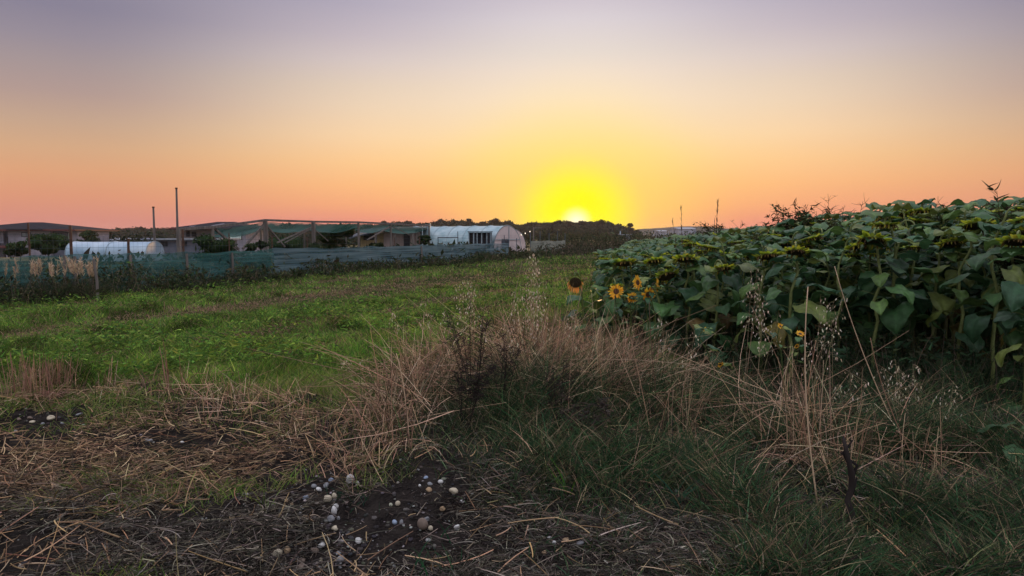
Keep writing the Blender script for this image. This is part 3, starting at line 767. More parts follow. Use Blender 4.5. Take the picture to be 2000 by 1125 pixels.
# ---- netted wire fence
def fence():
    o = empty('netted_fence', (FX(25), 25, 0)); tag(o, 'long wire fence hung with green and blue-grey shade net along the field', 'fence')
    ox, oy = FX(25), 25
    pxs = [-260, -140, -30, 60, 141, 250, 360, 449, 532, 601, 663, 721, 772, 820, 857, 895, 928, 958, 985, 1008]
    ys = [18.4 / (.345 - (p - 1000) / F) for p in pxs]
    short = {663, 721}
    for p, Y in zip(pxs, ys):
        X = FX(Y); g0 = gz(X, Y)
        h = 1.12 if p in short else (1.72 + .22 * math.sin(p * 1.7))
        mb = MB(); lean = .04 * math.sin(p * 3.1)
        thick = .045 if p in (360, 820, 141, 250) else .028
        mb.tube([(X - ox, Y - oy, g0 - .2), (X - ox + lean, Y - oy, g0 + h)], [thick, thick * .85], 6)
        mb.build('post', M['wood'] if p in short else (M['rust'] if p < 850 else M['steel']), o)
        if p in (141, 250, 360, 449, 820):   # wooden stakes tied against the posts
            mb = MB(); mb.tube([(X - ox + .14, Y - oy - .05, g0 - .2), (X - ox + .10, Y - oy - .05, g0 + 1.08)], [.045, .04], 7); mb.build('stake', M['wood'], o)
    def net(y0, y1, mat, seed, name='shade_net', top=1.15, opn=0):
        n = int((y1 - y0) * 6); m_ = 9
        T = np.linspace(y0, y1, n)
        yy = np.array(ys)
        seg = np.clip(np.searchsorted(yy, T) - 1, 0, len(yy) - 2)
        fr = (T - yy[seg]) / (yy[seg + 1] - yy[seg])
        sag = .055 * np.sin(np.pi * np.clip(fr, 0, 1)) * (0.5 + noise(seg, seg * 0, 1, seed))
        V = []
        for j in range(m_ + 1):
            v_ = j / m_
            bulge = (.05 * np.sin(np.pi * v_) + .04) * (noise(T, T * 0 + v_ * 2, 1.4, seed) - .5) * 2 + .02
            zz = gh(FX(T), T) + .02 + (top - .02 - sag + .03 * (noise(T, T * 0, .8, seed + 4) - .5)) * v_
            V.append(np.stack([FX(T) + .05 + bulge - ox, T - .02 - oy, zz], 1))
        V = np.stack(V); ii = np.arange((m_ + 1) * n).reshape(m_ + 1, n)
        qq = np.stack([ii[:-1, :-1], ii[:-1, 1:], ii[1:, 1:], ii[1:, :-1]], -1).reshape(-1, 4)
        np_mesh(name, V.reshape(-1, 3), qq, mat, o, smooth_sh=True)
    net(13.2, 27.3, M['net'], 3); net(27.3, 52.5, M['net_blue'], 5, top=1.16)
    mb = MB()
    for z in (1.3, 1.5, 1.66):
        for a, b in zip(ys[:-1], ys[1:]): mb.bar((FX(a) - ox, a - oy, z), (FX(b) - ox, b - oy, z - .01), .004, 3)
    mb.build('wire', M['steel'], o)
    mb = MB(); T = np.arange(13.5, 30, .16)
    for t in T: mb.bar((FX(t) - ox, t - oy, 1.1), (FX(t) - ox, t - oy, 1.62), .0022, 3)
    mb.build('mesh_wires', M['steel'], o)
    a, b = ys[14], ys[15]
    mb = MB(); mb.bar((FX(a) - ox, a - oy, 1.55), (FX(b) - ox, b - oy, 1.55), .03, 5); mb.build('top_rail', M['steel'], o)
    # pale net panel beyond the gap
    o2 = empty('pale_net_panel', (FX(62), 62, 0)); tag(o2, 'short pale grey net panel past the gap at the far end of the fence', 'fence')
    Ys = [57.5, 60.0, 62.5, 65.0, 67.5]
    for i, Y in enumerate(Ys):
        mb = MB(); mb.bar((FX(Y) - FX(62), Y - 62, -.1), (FX(Y) - FX(62), Y - 62, 1.9 + .15 * (i % 2)), .03, 6); mb.build('post', M['steel'], o2)
    n = 40; T = np.linspace(57.5, 67.5, n); V = []
    for j in range(6):
        V.append(np.stack([FX(T) + .04 + .05 * (noise(T, T * 0 + j, 1.1, 9) - .5) - FX(62), T - 62, .05 + (1.12 + .1 * noise(T, T * 0, 1, 8)) * j / 5 + 0 * T], 1))
    V = np.stack(V); ii = np.arange(6 * n).reshape(6, n)
    np_mesh('net', V.reshape(-1, 3), np.stack([ii[:-1, :-1], ii[:-1, 1:], ii[1:, 1:], ii[1:, :-1]], -1).reshape(-1, 4), M['net_pale'], o2)
fence()
for px, py, h, lab in ((190, 600, 1.02, 'short leaning wooden stake standing in front of the fence beside the plumed grass'), (127, 598, 1.1, 'short wooden stake among the plumed grass')):
    Y = 17.4 if px == 190 else 18.5; P = at(px, 560, Y)
    o = MB(); o.tube([(0, 0, -.1), (.0, 0, h * .5), (-.06 if px == 190 else .02, 0, h + .04)], [.034, .032, .03], 7)
    o = o.build('wooden_stake', M['wood']); o.location = (P.x, Y, gz(P.x, Y)); tag(o, lab, 'stake', 'stakes in front of the fence')

# ---- shade-net frame
def pergola():
    o = empty('shade_frame', (-10, 40, 0)); tag(o, 'rickety timber frame draped with a faded green shade net behind the fence', 'frame')
    def Yof(px): return 24.4 / (.345 - (px - 1000) / F)
    tops = [(350, 448), (415, 443.5), (518, 430), (612, 433), (700, 434), (763, 437), (838, 441)]
    P = []
    for px, py in tops:
        Y = Yof(px); p = at(px, py, Y); P.append(p)
    O = Vector((-10, 40, 0))
    for i, p in enumerate(P):
        g0 = gz(p.x, p.y)
        w = .17 if i in (2, 3) else .11
        mb = MB(); mb.beam((p.x - O.x, p.y - O.y, g0), (p.x - O.x, p.y - O.y, p.z + .04), w, w); mb.build('post', M['wood'], o)
    for a, b in zip(P[:-1], P[1:]):
        mb = MB(); mb.beam(a - O, b - O, .09, .11); mb.build('beam', M['wood'], o)
    # diagonal braces, given as seen
    for (a, b, w) in (((416, 444), (466, 487), .11), ((420, 446), (460, 487), .08), ((516, 438), (474, 486), .11), ((521, 441), (556, 482), .09), ((610, 443), (541, 474), .08), ((606, 447), (556, 474), .06), ((615, 448), (641, 471), .05), ((762, 442), (717, 469), .09), ((766, 442), (802, 460), .06), ((430, 457), (395, 463), .05)):
        Ya = Yof(a[0]) + .1; Yb = Yof(b[0]) + .1
        mb = MB(); mb.beam(at(*a, Ya) - O, at(*b, Yb) - O, w * .8, w * .8); mb.build('brace', M['wood'], o)
    back = [p + Vector((-1.8, 4.6, -.25)) for p in P]
    for i, p in enumerate(back[1:]):
        mb = MB(); mb.beam((p.x - O.x, p.y - O.y, gz(p.x, p.y)), (p.x - O.x, p.y - O.y, p.z), .09, .09); mb.build('rear_post', M['wood'], o)
    # draped net, one piece per bay
    for b in range(1, len(P) - 1):
        nu, nv = 14, 8; V = []
        for j in range(nv + 1):
            for i in range(nu + 1):
                u_, v_ = i / nu, j / nv
                f_ = P[b].lerp(P[b + 1], u_); k_ = back[b].lerp(back[b + 1], u_)
                q_ = f_.lerp(k_, v_) - O
                sag = .16 * math.sin(math.pi * u_) * (.4 + .8 * math.sin(math.pi * v_)) + .22 * math.sin(math.pi * v_)
                q_.z += -.06 - sag + .06 * (float(noise(np.array([u_ * 4 + b]), np.array([v_ * 3.]), 1.5, 5)[0]) - .5)
                V.append(q_)
        fs = [(j * (nu + 1) + i, j * (nu + 1) + i + 1, (j + 1) * (nu + 1) + i + 1, (j + 1) * (nu + 1) + i) for j in range(nv) for i in range(nu)]
        mb = MB(); mb.add(V, fs); mb.build('shade_net', M['net_roof'], o, True)
pergola()

# goal-like metal frame and lit post right of the greenhouse
def light_post():
    Y = 60; a = at(1042, 480, Y); b = at(1042, 444, Y)
    o = empty('lamp_post', (a.x, Y, 0)); tag(o, 'thin timber post with a crossbar and a string of small bulbs right of the greenhouse', 'post')
    h = b.z
    mb = MB(); mb.beam((0, 0, 0), (0, 0, h), .09, .09); mb.build('pole', M['wood'], o)
    mb = MB(); mb.beam((-.1, 0, h - .05), (.7, 0, h - .02), .05, .05); mb.build('crossbar', M['wood'], o)
    pts = [at(x, y, Y) - Vector((a.x, Y, 0)) for x, y in ((1042, 446), (1035, 451), (1026, 454.5), (1018, 457.5), (1009, 457))]
    mb = MB(); mb.tube(pts, .008, 4); mb.build('cable', M['dark'], o)
    m, t, p, out = mat_base('warm_bulb'); p.inputs['Emission Color'].default_value = (1, .8, .6, 1); p.inputs['Emission Strength'].default_value = 1.6
    for q_ in pts[1:]:
        mb = MB(); mb.tube([q_ + Vector((0, 0, -.10)), q_ + Vector((0, 0, -.05)), q_], [.02, .045, .02], 7); mb.build('bulb', m, o)
light_post()
def back_frame():
    Y = 60; o = empty('metal_frame', (at(820, 470, Y).x, Y, 0)); tag(o, 'small metal goal-shaped frame sticking up behind the stable roof', 'frame')
    O = Vector((o.location.x, Y, 0))
    for a, b in (((825, 440), (825, 482)), ((840, 436), (840, 444))):
        mb = MB(); mb.beam(at(*a, Y) - O, at(*b, Y) - O, .07, .07); mb.build('post', M['hoop'], o)
    mb = MB(); mb.beam(at(823, 439.5, Y) - O, at(842, 439.5, Y) - O, .06, .06); mb.build('crossbar', M['hoop'], o)
back_frame()

# ---- trees and bushes in the yard
BUSH = [(.022, .04, .014), (.035, .06, .02), (.05, .07, .028), (.015, .025, .012)]
for i, (px, pt, pb, Y, w, lab, nm) in enumerate([
    (655, 441, 494, 46, 60, 'round dark green fruit tree in the yard below the shade net', 'fruit_tree'),
    (420, 462, 500, 27.5, 62, 'leafy green bush below the left braces of the timber frame', 'bush'),
    (92, 456, 506, 60, 58, 'big dark bush in front of the house at the left edge', 'bush'),
    (38, 474, 506, 48, 40, 'lower dark bush in front of the porch at the left edge', 'bush'),
    (136, 470, 500, 44, 34, 'small rounded bush left of the low white tunnel', 'bush'),
    (500, 470, 497, 30, 40, 'sprawling bush behind the net between the two thick posts', 'bush'),
    (566, 463, 492, 50, 70, 'wide olive bush seen under the middle of the shade net', 'bush'),
    (610, 474, 515, 32, 36, 'dome of leaves behind the blue-grey net', 'bush'),
    (738, 468, 486, 48, 26, 'small bush in front of the yellowed boards of the stable', 'bush'),
    (828, 455, 490, 51, 20, 'slim young tree between the stable and the greenhouse', 'young_tree'),
    (842, 460, 490, 51, 12, 'narrow shrub just left of the greenhouse side', 'bush'),
    (172, 446, 480, 140, 40, 'dark tree right of the house at the left edge', 'tree')]):
    P = at(px, pt, Y); g0 = gz(P.x, Y); H = P.z - g0
    make_tree(nm, (P.x, Y, g0), H / 1.0, w * Y / F * .62, lab, 'tree' if 'tree' in nm else 'bush', None, 1500, max(.09, .0022 * Y), 60 + i, BUSH, 9, flat=.8)

# plumed grass by the fence
def plume_clump(px, pt, Y, n, seed, lab, spread=.22):
    rng = np.random.default_rng(seed); P = at(px, pt, Y); g0 = gz(P.x, Y); H = P.z - g0
    o = empty('plume_grass', (P.x, Y, g0)); tag(o, lab, 'grass clump', 'plumed grasses along the fence')
    ang_ = rng.uniform(0, 6.28, n); d = np.stack([np.cos(ang_) * .18, np.sin(ang_) * .18, np.ones(n)], 1)
    p0 = np.stack([rng.normal(0, spread * .4, n), rng.normal(0, spread * .3, n), np.zeros(n)], 1)
    L = H * rng.uniform(.8, 1.0, n); bend = np.stack([rng.normal(0, .05, n), rng.normal(0, .05, n), np.zeros(n)], 1)
    bg = Bag(); bg.add(tubes(p0, d, L, bend, .008, 4), pal(n, DRY)); bg.build('stalks', M['straw'], o)
    tip = p0 + unit(d) * L[:, None] * .98 + bend * L[:, None]
    bg = Bag()
    for k in range(n):
        m_ = 46; s = rng.random(m_)
        base = p0[k] + unit(d)[k] * L[k] * (.70 + .28 * s)[:, None] + bend[k] * L[k] * ((.7 + .28 * s) ** 2)[:, None]
        dd = unit(rng.normal(size=(m_, 3)) * .35 + np.array([0, 0, 1.]))
        bg.add(ribbons(base, dd, rng.uniform(.05, .10, m_), rng.normal(0, .2, (m_, 3)), .014, 2, .3), pal(m_, [(.56, .40, .27), (.66, .50, .34), (.44, .30, .20)], None, .15, rng))
    bg.build('plumes', M['straw'], o)
    n2 = 60; ang_ = rng.uniform(0, 6.28, n2); d = np.stack([np.cos(ang_) * .5, np.sin(ang_) * .5, np.ones(n2)], 1)
    bg = Bag(); bg.add(ribbons(rng.normal(0, .08, (n2, 3)) * np.array([1, 1, 0]), d, H * rng.uniform(.4, .8, n2), np.stack([np.cos(ang_) * .4, np.sin(ang_) * .4, -.3 * np.ones(n2)], 1), .012, 4), pal(n2, DG)); bg.build('leaves', M['blade'], o)
for i, (px, pt, Y, n, lab) in enumerate([(2, 508, 17.2, 4, 'plumed grass clump cut by the left edge of the photo'), (16, 503, 18, 2, 'single thin pale plume near the left edge'), (56, 502, 17.6, 5, 'thick tan plume clump, fullest of the left group'),
                                         (78, 500, 18.0, 4, 'pair of upright plumes right of the fullest clump'), (90, 503, 17.8, 3, 'narrow plume clump between the pair and the first stake'), (110, 502, 17.5, 5, 'leaning plume clump just left of the stake among the plumes'),
                                         (143, 497, 18.2, 6, 'wide plume clump just right of the stake among the plumes'), (155, 500, 18.0, 5, 'plume clump in the middle of the long tan row'), (168, 502, 17.9, 6, 'plume clump toward the right end of the tan row'), (183, 506, 17.6, 6, 'last plume clump against the leaning stake')]):
    plume_clump(px, pt, Y, n, 80 + i, lab)

# ------------------------------------------------------------------ grass and litter
def inframe_points(n, y0, y1, x0=-150, x1=2150, rng=RG, power=1.0):
    """ground points spread evenly over a band of view; returns X, Y"""
    py = y0 + (y1 - y0) * rng.random(n) ** power
    px = x0 + (x1 - x0) * rng.random(n)
    c_, s_ = math.cos(PITCH), math.sin(PITCH)
    vv = -(py - 562.5) / F; t = CAMZ / (s_ - vv * c_)
    return (px - 1000) / F * t, (c_ + vv * s_) * t

SUNX = lambda Y: 1.15 + .17 * (Y - 10.0)              # left edge of the sunflower crop
def field_grass():
    rng = np.random.default_rng(101)
    X, Y = inframe_points(400000, 486, 800, -200, 1500, rng, .8)
    keep = (X > FX(Y) + .7) & (Y > 7.0) & (X < SUNX(Y) + 1.0)
    edge = 7.9 + .9 * (fbm(X, Y, .9, 31) - .5) * 2
    keep &= (rng.random(len(X)) < smooth(Y, edge - .9, edge + .5))
    X, Y = X[keep], Y[keep]
    n = len(X)
    u_ = X - .42 * Y
    w1 = .55 + .5 * fbm(X, Y, .35, 33)
    dryn = np.zeros(n)
    for uc, ww, amp in ((-13.0, 1.1, (.55 + 2.1 * np.exp(-((Y - 22.5) / 5.5) ** 2))), (-9.2, .5, 1.0), (-17.4, .6, .7), (-6.9, .4, .8), (-15.2, .4, .6), (-11.2, .3, .5)):
        dryn += amp * np.exp(-((u_ - uc - .5 * (fbm(X, Y, .18, 5) - .5)) / (ww * w1)) ** 2)
    dryn *= .45 + 1.1 * fbm(X, Y, .5, 35)
    dryn += .5 * smooth(fbm(X, Y, .8, 36, 4), .52, .7) * (.4 + .6 * smooth(X / Y, -.15, .05))
    lush = fbm(X, Y, .55, 38, 4)
    tall = .05 + .15 * smooth(lush, .35, .7) + .05 * rng.random(n)
    tall *= (1 - .65 * np.clip(dryn, 0, 1))
    dry = rng.random(n) < np.clip(dryn * .85 + .10 + .12 * smooth(Y, 14, 30), 0, .93)
    green = pal(n, [(.13, .245, .035), (.095, .19, .032), (.23, .29, .055), (.045, .08, .024), (.21, .17, .08)], (4, 4, 2, 3, 1), .28, rng) * (.35 + 1.35 * smooth(fbm(X + .4 * Y, Y * .6, 1.9, 41, 5), .2, .8))[:, None]
    br = pal(n, [(.30, .19, .13), (.38, .25, .16), (.17, .11, .075), (.14, .13, .05)], (3, 2, 2, 2), .25, rng)
    c_ = np.where(dry[:, None], br, green)
    farf = smooth(Y, 25, 60)[:, None]
    c_ = c_ * (1 - .0 * farf)
    d = np.stack([rng.normal(0, .33, n), rng.normal(0, .33, n), np.ones(n)], 1)
    d[dry, 2] *= .45
    bend = np.stack([rng.normal(0, .3, n), rng.normal(0, .3, n), -rng.random(n) * .35], 1)
    L = tall * rng.uniform(.6, 1.3, n) + .03
    bag = Bag(); bag.add(ribbons(np.stack([X, Y, gh(X, Y) - .01], 1), d, L, bend, .0055 + .0007 * Y * rng.uniform(.6, 1.4, n), 2, .15), c_)
    # broader leaves of the field weeds
    X, Y = inframe_points(110000, 500, 790, -200, 1500, rng, .8)
    e_ = 8.1 + .9 * (fbm(X, Y, .9, 31) - .5) * 2
    lush = smooth(fbm(X, Y, 1.6, 39, 4), .42, .62)
    k = (X > FX(Y) + .7) & (Y > e_) & (X < SUNX(Y) + 1.0) & (rng.random(len(X)) < .15 + .85 * lush) & (np.abs(X - .42 * Y + 13) > 1.3) & (rng.random(len(X)) < .7)
    X, Y, lush = X[k], Y[k], lush[k]; n = len(X)
    p = np.stack([X, Y, gh(X, Y) + .03 + .20 * lush * rng.random(n) + .03 * rng.random(n)], 1)
    a = rng.uniform(0, 6.28, n); d = np.stack([np.cos(a), np.sin(a), rng.uniform(-.1, .9, n)], 1)
    bag.add(ribbons(p, d, rng.uniform(.03, .09, n) * (1 + Y * .02), rng.normal(0, .25, (n, 3)) - np.array([0, 0, .25]), rng.uniform(.010, .022, n) * (1 + Y * .04), 2, .15),
            pal(n, [(.12, .225, .04), (.17, .26, .045), (.065, .13, .033), (.23, .28, .06)], (4, 3, 3, 1), .3, rng))
    o = bag.build('field_grass', M['blade']); tag(o, 'low green field plants with drier mown streaks', 'grass', kind='stuff')
field_grass()

# individual stones: (px, py, width px, aspect, material, label)
A = lambda x, y: (500 + x * .28, 850 + y * .28)
B = lambda x, y: (x * .28, 600 + y * .28)
C = lambda x, y: (1000 + x * .28, 850 + y * .28)
STONES = [
 (*A(660, 330), 17, 1.2, 'white', 'largest white stone, egg-shaped, standing on end at the top of the stone patch'),
 (*A(708, 345), 7, 1.3, 'white', 'small white stone touching the right side of the largest white one'),
 (*A(565, 300), 9, .7, 'tan', 'flat tan stone at the very top of the left stone patch'),
 (*A(525, 320), 10, .9, 'blue', 'bluish stone just left of the flat tan one'),
 (*A(492, 360), 11, 1.0, 'grey', 'oblong grey stone below the bluish one'),
 (*A(440, 382), 12, .6, 'white', 'flat white stone left of the oblong grey one'),
 (*A(403, 364), 11, .8, 'grey', 'pale grey stone at the upper left corner of the stone patch'),
 (*A(345, 440), 12, .75, 'blue', 'blue-grey stone at the left edge of the stone patch'),
 (*A(213, 463), 7, .9, 'tan', 'small tan stone left of the blue-grey one'),
 (*A(250, 487), 7, 1.0, 'tan', 'second small tan stone, slightly lower and right of its twin'),
 (*A(318, 513), 9, .9, 'white', 'small angular white stone below the blue-grey one'),
 (*A(497, 455), 18, .8, 'cream', 'big rounded cream stone in the centre of the left patch'),
 (*A(547, 440), 10, 1.3, 'cream', 'upright cream stone beside the big rounded cream one'),
 (*A(553, 506), 12, .8, 'white', 'upper white stone of the stacked white pair'),
 (*A(546, 542), 12, 1.5, 'white', 'lower long white stone of the stacked white pair'),
 (*A(523, 595), 16, .8, 'grey', 'round grey stone under the stacked white pair'),
 (*A(350, 600), 14, 1.25, 'tan', 'tan egg-shaped stone alone at the left of the patch'),
 (*A(553, 660), 14, .7, 'cream', 'pinkish flat stone half covered by dead grass'),
 (*A(577, 588), 7, 1.2, 'grey', 'little grey stone right of the round grey one'),
 (*A(455, 777), 15, .75, 'white', 'bright lumpy white stone in the lower half of the patch'),
 (*A(408, 812), 17, .6, 'brown', 'long brown-grey stone just below the bright lumpy white one'),
 (*A(150, 838), 19, .75, 'cream', 'beige rounded stone, left of two at the lower left of the patch'),
 (*A(217, 818), 15, .9, 'tan', 'tilted tan stone, right of two at the lower left of the patch'),
 (*A(453, 878), 8, 1.0, 'cream', 'small cream pebble low in the patch'),
 (*A(587, 877), 16, .85, 'grey', 'round grey stone low at the right of the patch'),
 (*A(575, 832), 11, .8, 'grey', 'small dark grey stone above the low round grey one'),
 (*A(315, 890), 16, .7, 'brown', 'brown stone near the bottom of the patch'),
 (*A(317, 930), 18, .65, 'brown', 'flat brown stone nearest the bottom edge of the photo'),
 (*A(713, 750), 11, 1.3, 'white', 'angular pale stone alone between the two stone patches'),
 (*A(1185, 303), 9, .8, 'blue', 'pale bluish stone at the top of the right patch'),
 (*A(1287, 332), 10, .8, 'white', 'small bright white stone at the top of the right patch'),
 (*A(1142, 355), 5, 1.0, 'white', 'tiny white stone at the left edge of the right patch'),
 (*A(1202, 387), 14, .6, 'tan', 'orange tan stone lying flat in the right patch'),
 (*A(1215, 348), 11, .7, 'grey', 'grey stone above the orange tan one'),
 (*A(1377, 403), 17, .75, 'cream', 'big cream stone at the right of the right patch'),
 (*A(1438, 467), 9, .7, 'white', 'small white stone right of and below the big cream one'),
 (*A(988, 487), 9, 1.2, 'cream', 'cream stone alone in the dead grass left of the right patch'),
 (*A(1303, 520), 12, .7, 'tan', 'rust coloured stone below the right patch'),
 (*A(967, 615), 10, .9, 'blue', 'pale bluish stone, left of a close pair in the dead grass'),
 (*A(1015, 615), 7, 1.4, 'grey', 'narrow upright grey stone, right of a close pair in the dead grass'),
 (*A(1160, 645), 20, 1.1, 'brown', 'large angular brown stone'),
 (*A(1190, 595), 11, .9, 'grey', 'grey stone leaning on the large angular brown one'),
 (*A(1218, 657), 9, 1.1, 'cream', 'small pale stone right of the large angular brown one'),
 (*A(1403, 655), 12, 1.0, 'white', 'light stone beside the thin black weed stem at the lower centre'),
 (*B(225, 803), 13, .5, 'cream', 'pale flat stone on the dark soil mound at far left'),
 (*B(355, 782), 17, .8, 'cream', 'pinkish white stone, largest on the dark soil mound at far left'),
 (*B(298, 815), 9, .7, 'grey', 'small grey stone between the two pale ones on the soil mound'),
 (*B(435, 803), 9, .6, 'grey', 'small grey stone right of the pinkish white one'),
 (*B(552, 750), 16, .45, 'grey', 'long grey stone at the right end of the soil mound'),
 (*B(210, 775), 12, .6, 'brown', 'dull brown stone at the top left of the soil mound'),
 (*B(130, 782), 11, .6, 'brown', 'outermost brown stone at the left of the soil mound'),
 (*B(1040, 935), 18, .6, 'grey', 'elongated grey stone under bent straw, left of centre'),
 (*B(1272, 943), 9, .6, 'white', 'single bright white stone near the elongated grey one'),
 (*C(262, 722), 9, .6, 'white', 'topmost white stone of the little group at the bottom centre'),
 (*C(295, 757), 7, 1.1, 'white', 'upright white stone of the little group at the bottom centre'),
 (*C(225, 828), 12, .7, 'tan', 'pinkish stone lowest in the little group at the bottom centre'),
 (*C(372, 738), 14, .45, 'tan', 'flat pinkish stone right of the little white group'),
 (*C(475, 765), 15, .6, 'grey', 'grey stone furthest right in the group at the bottom centre'),
 (*A(150, 570), 12, .6, 'brown', 'dull brown stone sunk in the soil left of the tan egg-shaped one')]
def clear_of_stones(px, py):
    """False where a loose blade would lie on or just before a stone"""
    ok = np.ones(len(px), bool)
    for sx_, sy_, w_, *_r in STONES:
        ok &= ~((np.abs(px - sx_) < w_ * .6 + 4) & (py - sy_ > -6) & (py - sy_ < 20))
    return ok

def front_zone_grass():
    rng = np.random.default_rng(103)
    # longer grass at the border of the field and all over the right-hand foreground
    X, Y = inframe_points(340000, 690, 1180, -150, 2200, rng, 1.0)
    px, py = topx(X, Y)
    n0 = fbm(X, Y, 1.1, 51, 4)
    right = smooth(px - 1.0 * (950 - py) * .0, 900, 1150) * (1 - .75 * smooth(py, 900, 1000) * (1 - smooth(px, 1330, 1500)))
    border = smooth(py, 690, 715) * (1 - .8 * smooth(py, 785, 850) - .2 * smooth(py, 850, 900)) * (1 - right) * (.35 + .65 * np.exp(-((px - 560) / 260) ** 2)) * 1.4
    leftlow = .16 * smooth(n0, .53, .64) * (1 - right) + .4 * np.exp(-(((px - 860) / 130) ** 2 + ((py - 840) / 60) ** 2))
    hump0 = np.exp(-((px - 1040) / 190) ** 2 - ((py - 830) / 42) ** 2)
    dens = np.clip(.45 * hump0 + .24 * right * (.25 + 1.1 * smooth(n0, .3, .65)) + border * smooth(n0, .3, .6) * .9 + leftlow, 0, 1)
    k = (rng.random(len(X)) < dens) & clear_of_stones(px, py)
    X, Y, px, py, n0 = X[k], Y[k], px[k], py[k], n0[k]; right = right[k]; n = len(X)
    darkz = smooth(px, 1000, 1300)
    hump = np.exp(-((px - 1040) / 190) ** 2 - ((py - 830) / 42) ** 2)
    hgt = (.06 + .12 * n0) * (1 + .9 * np.exp(-(((px - 560) / 260) ** 2 + ((py - 750) / 45) ** 2))) * (1 - right) + right * (.08 + .32 * smooth(n0, .3, .7) * (1 + .4 * (1 - smooth(py, 780, 900)))) * (1 - .35 * smooth(py, 1000, 1100)) + .42 * hump * (.4 + n0)
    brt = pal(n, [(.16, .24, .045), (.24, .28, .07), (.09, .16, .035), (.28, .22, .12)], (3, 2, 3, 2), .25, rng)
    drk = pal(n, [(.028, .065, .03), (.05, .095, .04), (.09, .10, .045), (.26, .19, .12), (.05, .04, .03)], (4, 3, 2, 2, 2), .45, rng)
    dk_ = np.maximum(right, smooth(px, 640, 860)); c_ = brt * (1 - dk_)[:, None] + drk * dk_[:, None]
    a = rng.uniform(0, 6.28, n); sp = rng.uniform(.1, .7, n)
    d = np.stack([np.cos(a) * sp, np.sin(a) * sp, np.ones(n)], 1)
    q = rng.uniform(.1, .6, n); bend = np.stack([np.cos(a) * q, np.sin(a) * q, -rng.uniform(.05, .5, n)], 1)
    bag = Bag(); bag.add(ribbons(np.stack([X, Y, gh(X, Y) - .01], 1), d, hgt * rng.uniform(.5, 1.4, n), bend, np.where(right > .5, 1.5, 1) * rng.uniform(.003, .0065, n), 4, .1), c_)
    o = bag.build('rough_grass', M['blade']); tag(o, 'rough grass along the field border and under the dry stalks', 'grass', kind='stuff')
front_zone_grass()

def litter():
    rng = np.random.default_rng(105)
    # curly dead thatch
    X, Y = inframe_points(100000, 770, 1200, -150, 2200, rng)
    px, py = topx(X, Y)
    n0 = fbm(X, Y, 1.6, 61, 4); okb = rng.random(len(X)) < smooth(py, 765 + 50 * np.exp(-((px - 560) / 240) ** 2), 790 + 60 * np.exp(-((px - 560) / 240) ** 2))
    X, Y, px, py, n0 = X[okb], Y[okb], px[okb], py[okb], n0[okb]
    bare = np.exp(-(((px - 330) / 330) ** 2 + ((py - 865) / 26) ** 2)) + .6 * np.exp(-(((px - 640) / 190) ** 2 + ((py - 1010) / 75) ** 2)) + .8 * np.exp(-(((px - 40) / 160) ** 2 + ((py - 1090) / 30) ** 2))
    dens = np.clip(.25 + 1.2 * smooth(n0, .3, .62) - bare, .04, 1) * (1 - .45 * smooth(px, 1000, 1300) * (1 - smooth(py, 930, 1010)))
    k = (rng.random(len(X)) < dens) & clear_of_stones(px, py); X, Y, px, py, n0 = X[k], Y[k], px[k], py[k], n0[k]; n = len(X)
    a = rng.uniform(0, 6.28, n)
    d = np.stack([np.cos(a), np.sin(a), rng.uniform(-.05, .55, n)], 1)
    bend = rng.normal(0, .55, (n, 3)); bend[:, 2] = -np.abs(bend[:, 2]) * .6
    z = gh(X, Y) + rng.random(n) * (.008 + .10 * smooth(n0, .35, .75))
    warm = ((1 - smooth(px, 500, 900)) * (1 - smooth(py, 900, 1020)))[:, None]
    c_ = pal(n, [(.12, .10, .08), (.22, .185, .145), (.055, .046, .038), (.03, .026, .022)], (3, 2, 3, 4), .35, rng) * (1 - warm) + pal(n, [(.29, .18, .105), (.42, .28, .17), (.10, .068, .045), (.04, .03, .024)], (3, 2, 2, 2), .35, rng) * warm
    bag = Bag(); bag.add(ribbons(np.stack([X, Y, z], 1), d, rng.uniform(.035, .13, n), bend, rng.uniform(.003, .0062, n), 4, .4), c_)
    # straw pieces
    X, Y = inframe_points(8500, 700, 1190, -150, 2150, rng); px, py = topx(X, Y)
    n0 = fbm(X, Y, 1.3, 66, 4)
    stn = np.exp(-(((px - 640) / 170) ** 2 + ((py - 985) / 75) ** 2)) + np.exp(-(((px - 870) / 80) ** 2 + ((py - 965) / 45) ** 2)) + np.exp(-(((px - 100) / 90) ** 2 + ((py - 828) / 20) ** 2))
    dens = (1 - .9 * np.clip(stn * 1.3, 0, 1)) * (1 - .65 * smooth(px, 450, 950)) * (.25 + 1.1 * smooth(n0, .4, .65)) * smooth(py, 740 + 60 * np.exp(-((px - 560) / 240) ** 2), 800 + 40 * np.exp(-((px - 560) / 240) ** 2))
    k = (rng.random(len(X)) < dens) & clear_of_stones(px, py); X, Y, n0 = X[k], Y[k], n0[k]; n = len(X)
    a = rng.uniform(0, 6.28, n)
    d = np.stack([np.cos(a) * .75, np.sin(a), rng.normal(.12, .28, n)], 1)
    z = gh(X, Y) + .015 + rng.random(n) * .05
    bag.add(tubes(np.stack([X, Y, z], 1), d, rng.uniform(.06, .36, n) * rng.uniform(.4, 1, n), rng.normal(0, .22, (n, 3)) * np.array([1, 1, .3]), rng.uniform(.003, .010, n), 4, .6),
            pal(n, [(.44, .29, .16), (.56, .39, .23), (.28, .17, .10), (.12, .085, .06)], (3, 2, 3, 2), .2, rng))
    o = bag.build('straw_litter', M['straw']); tag(o, 'matted straw and dead grass lying over the dark soil', 'straw', kind='stuff')
litter()

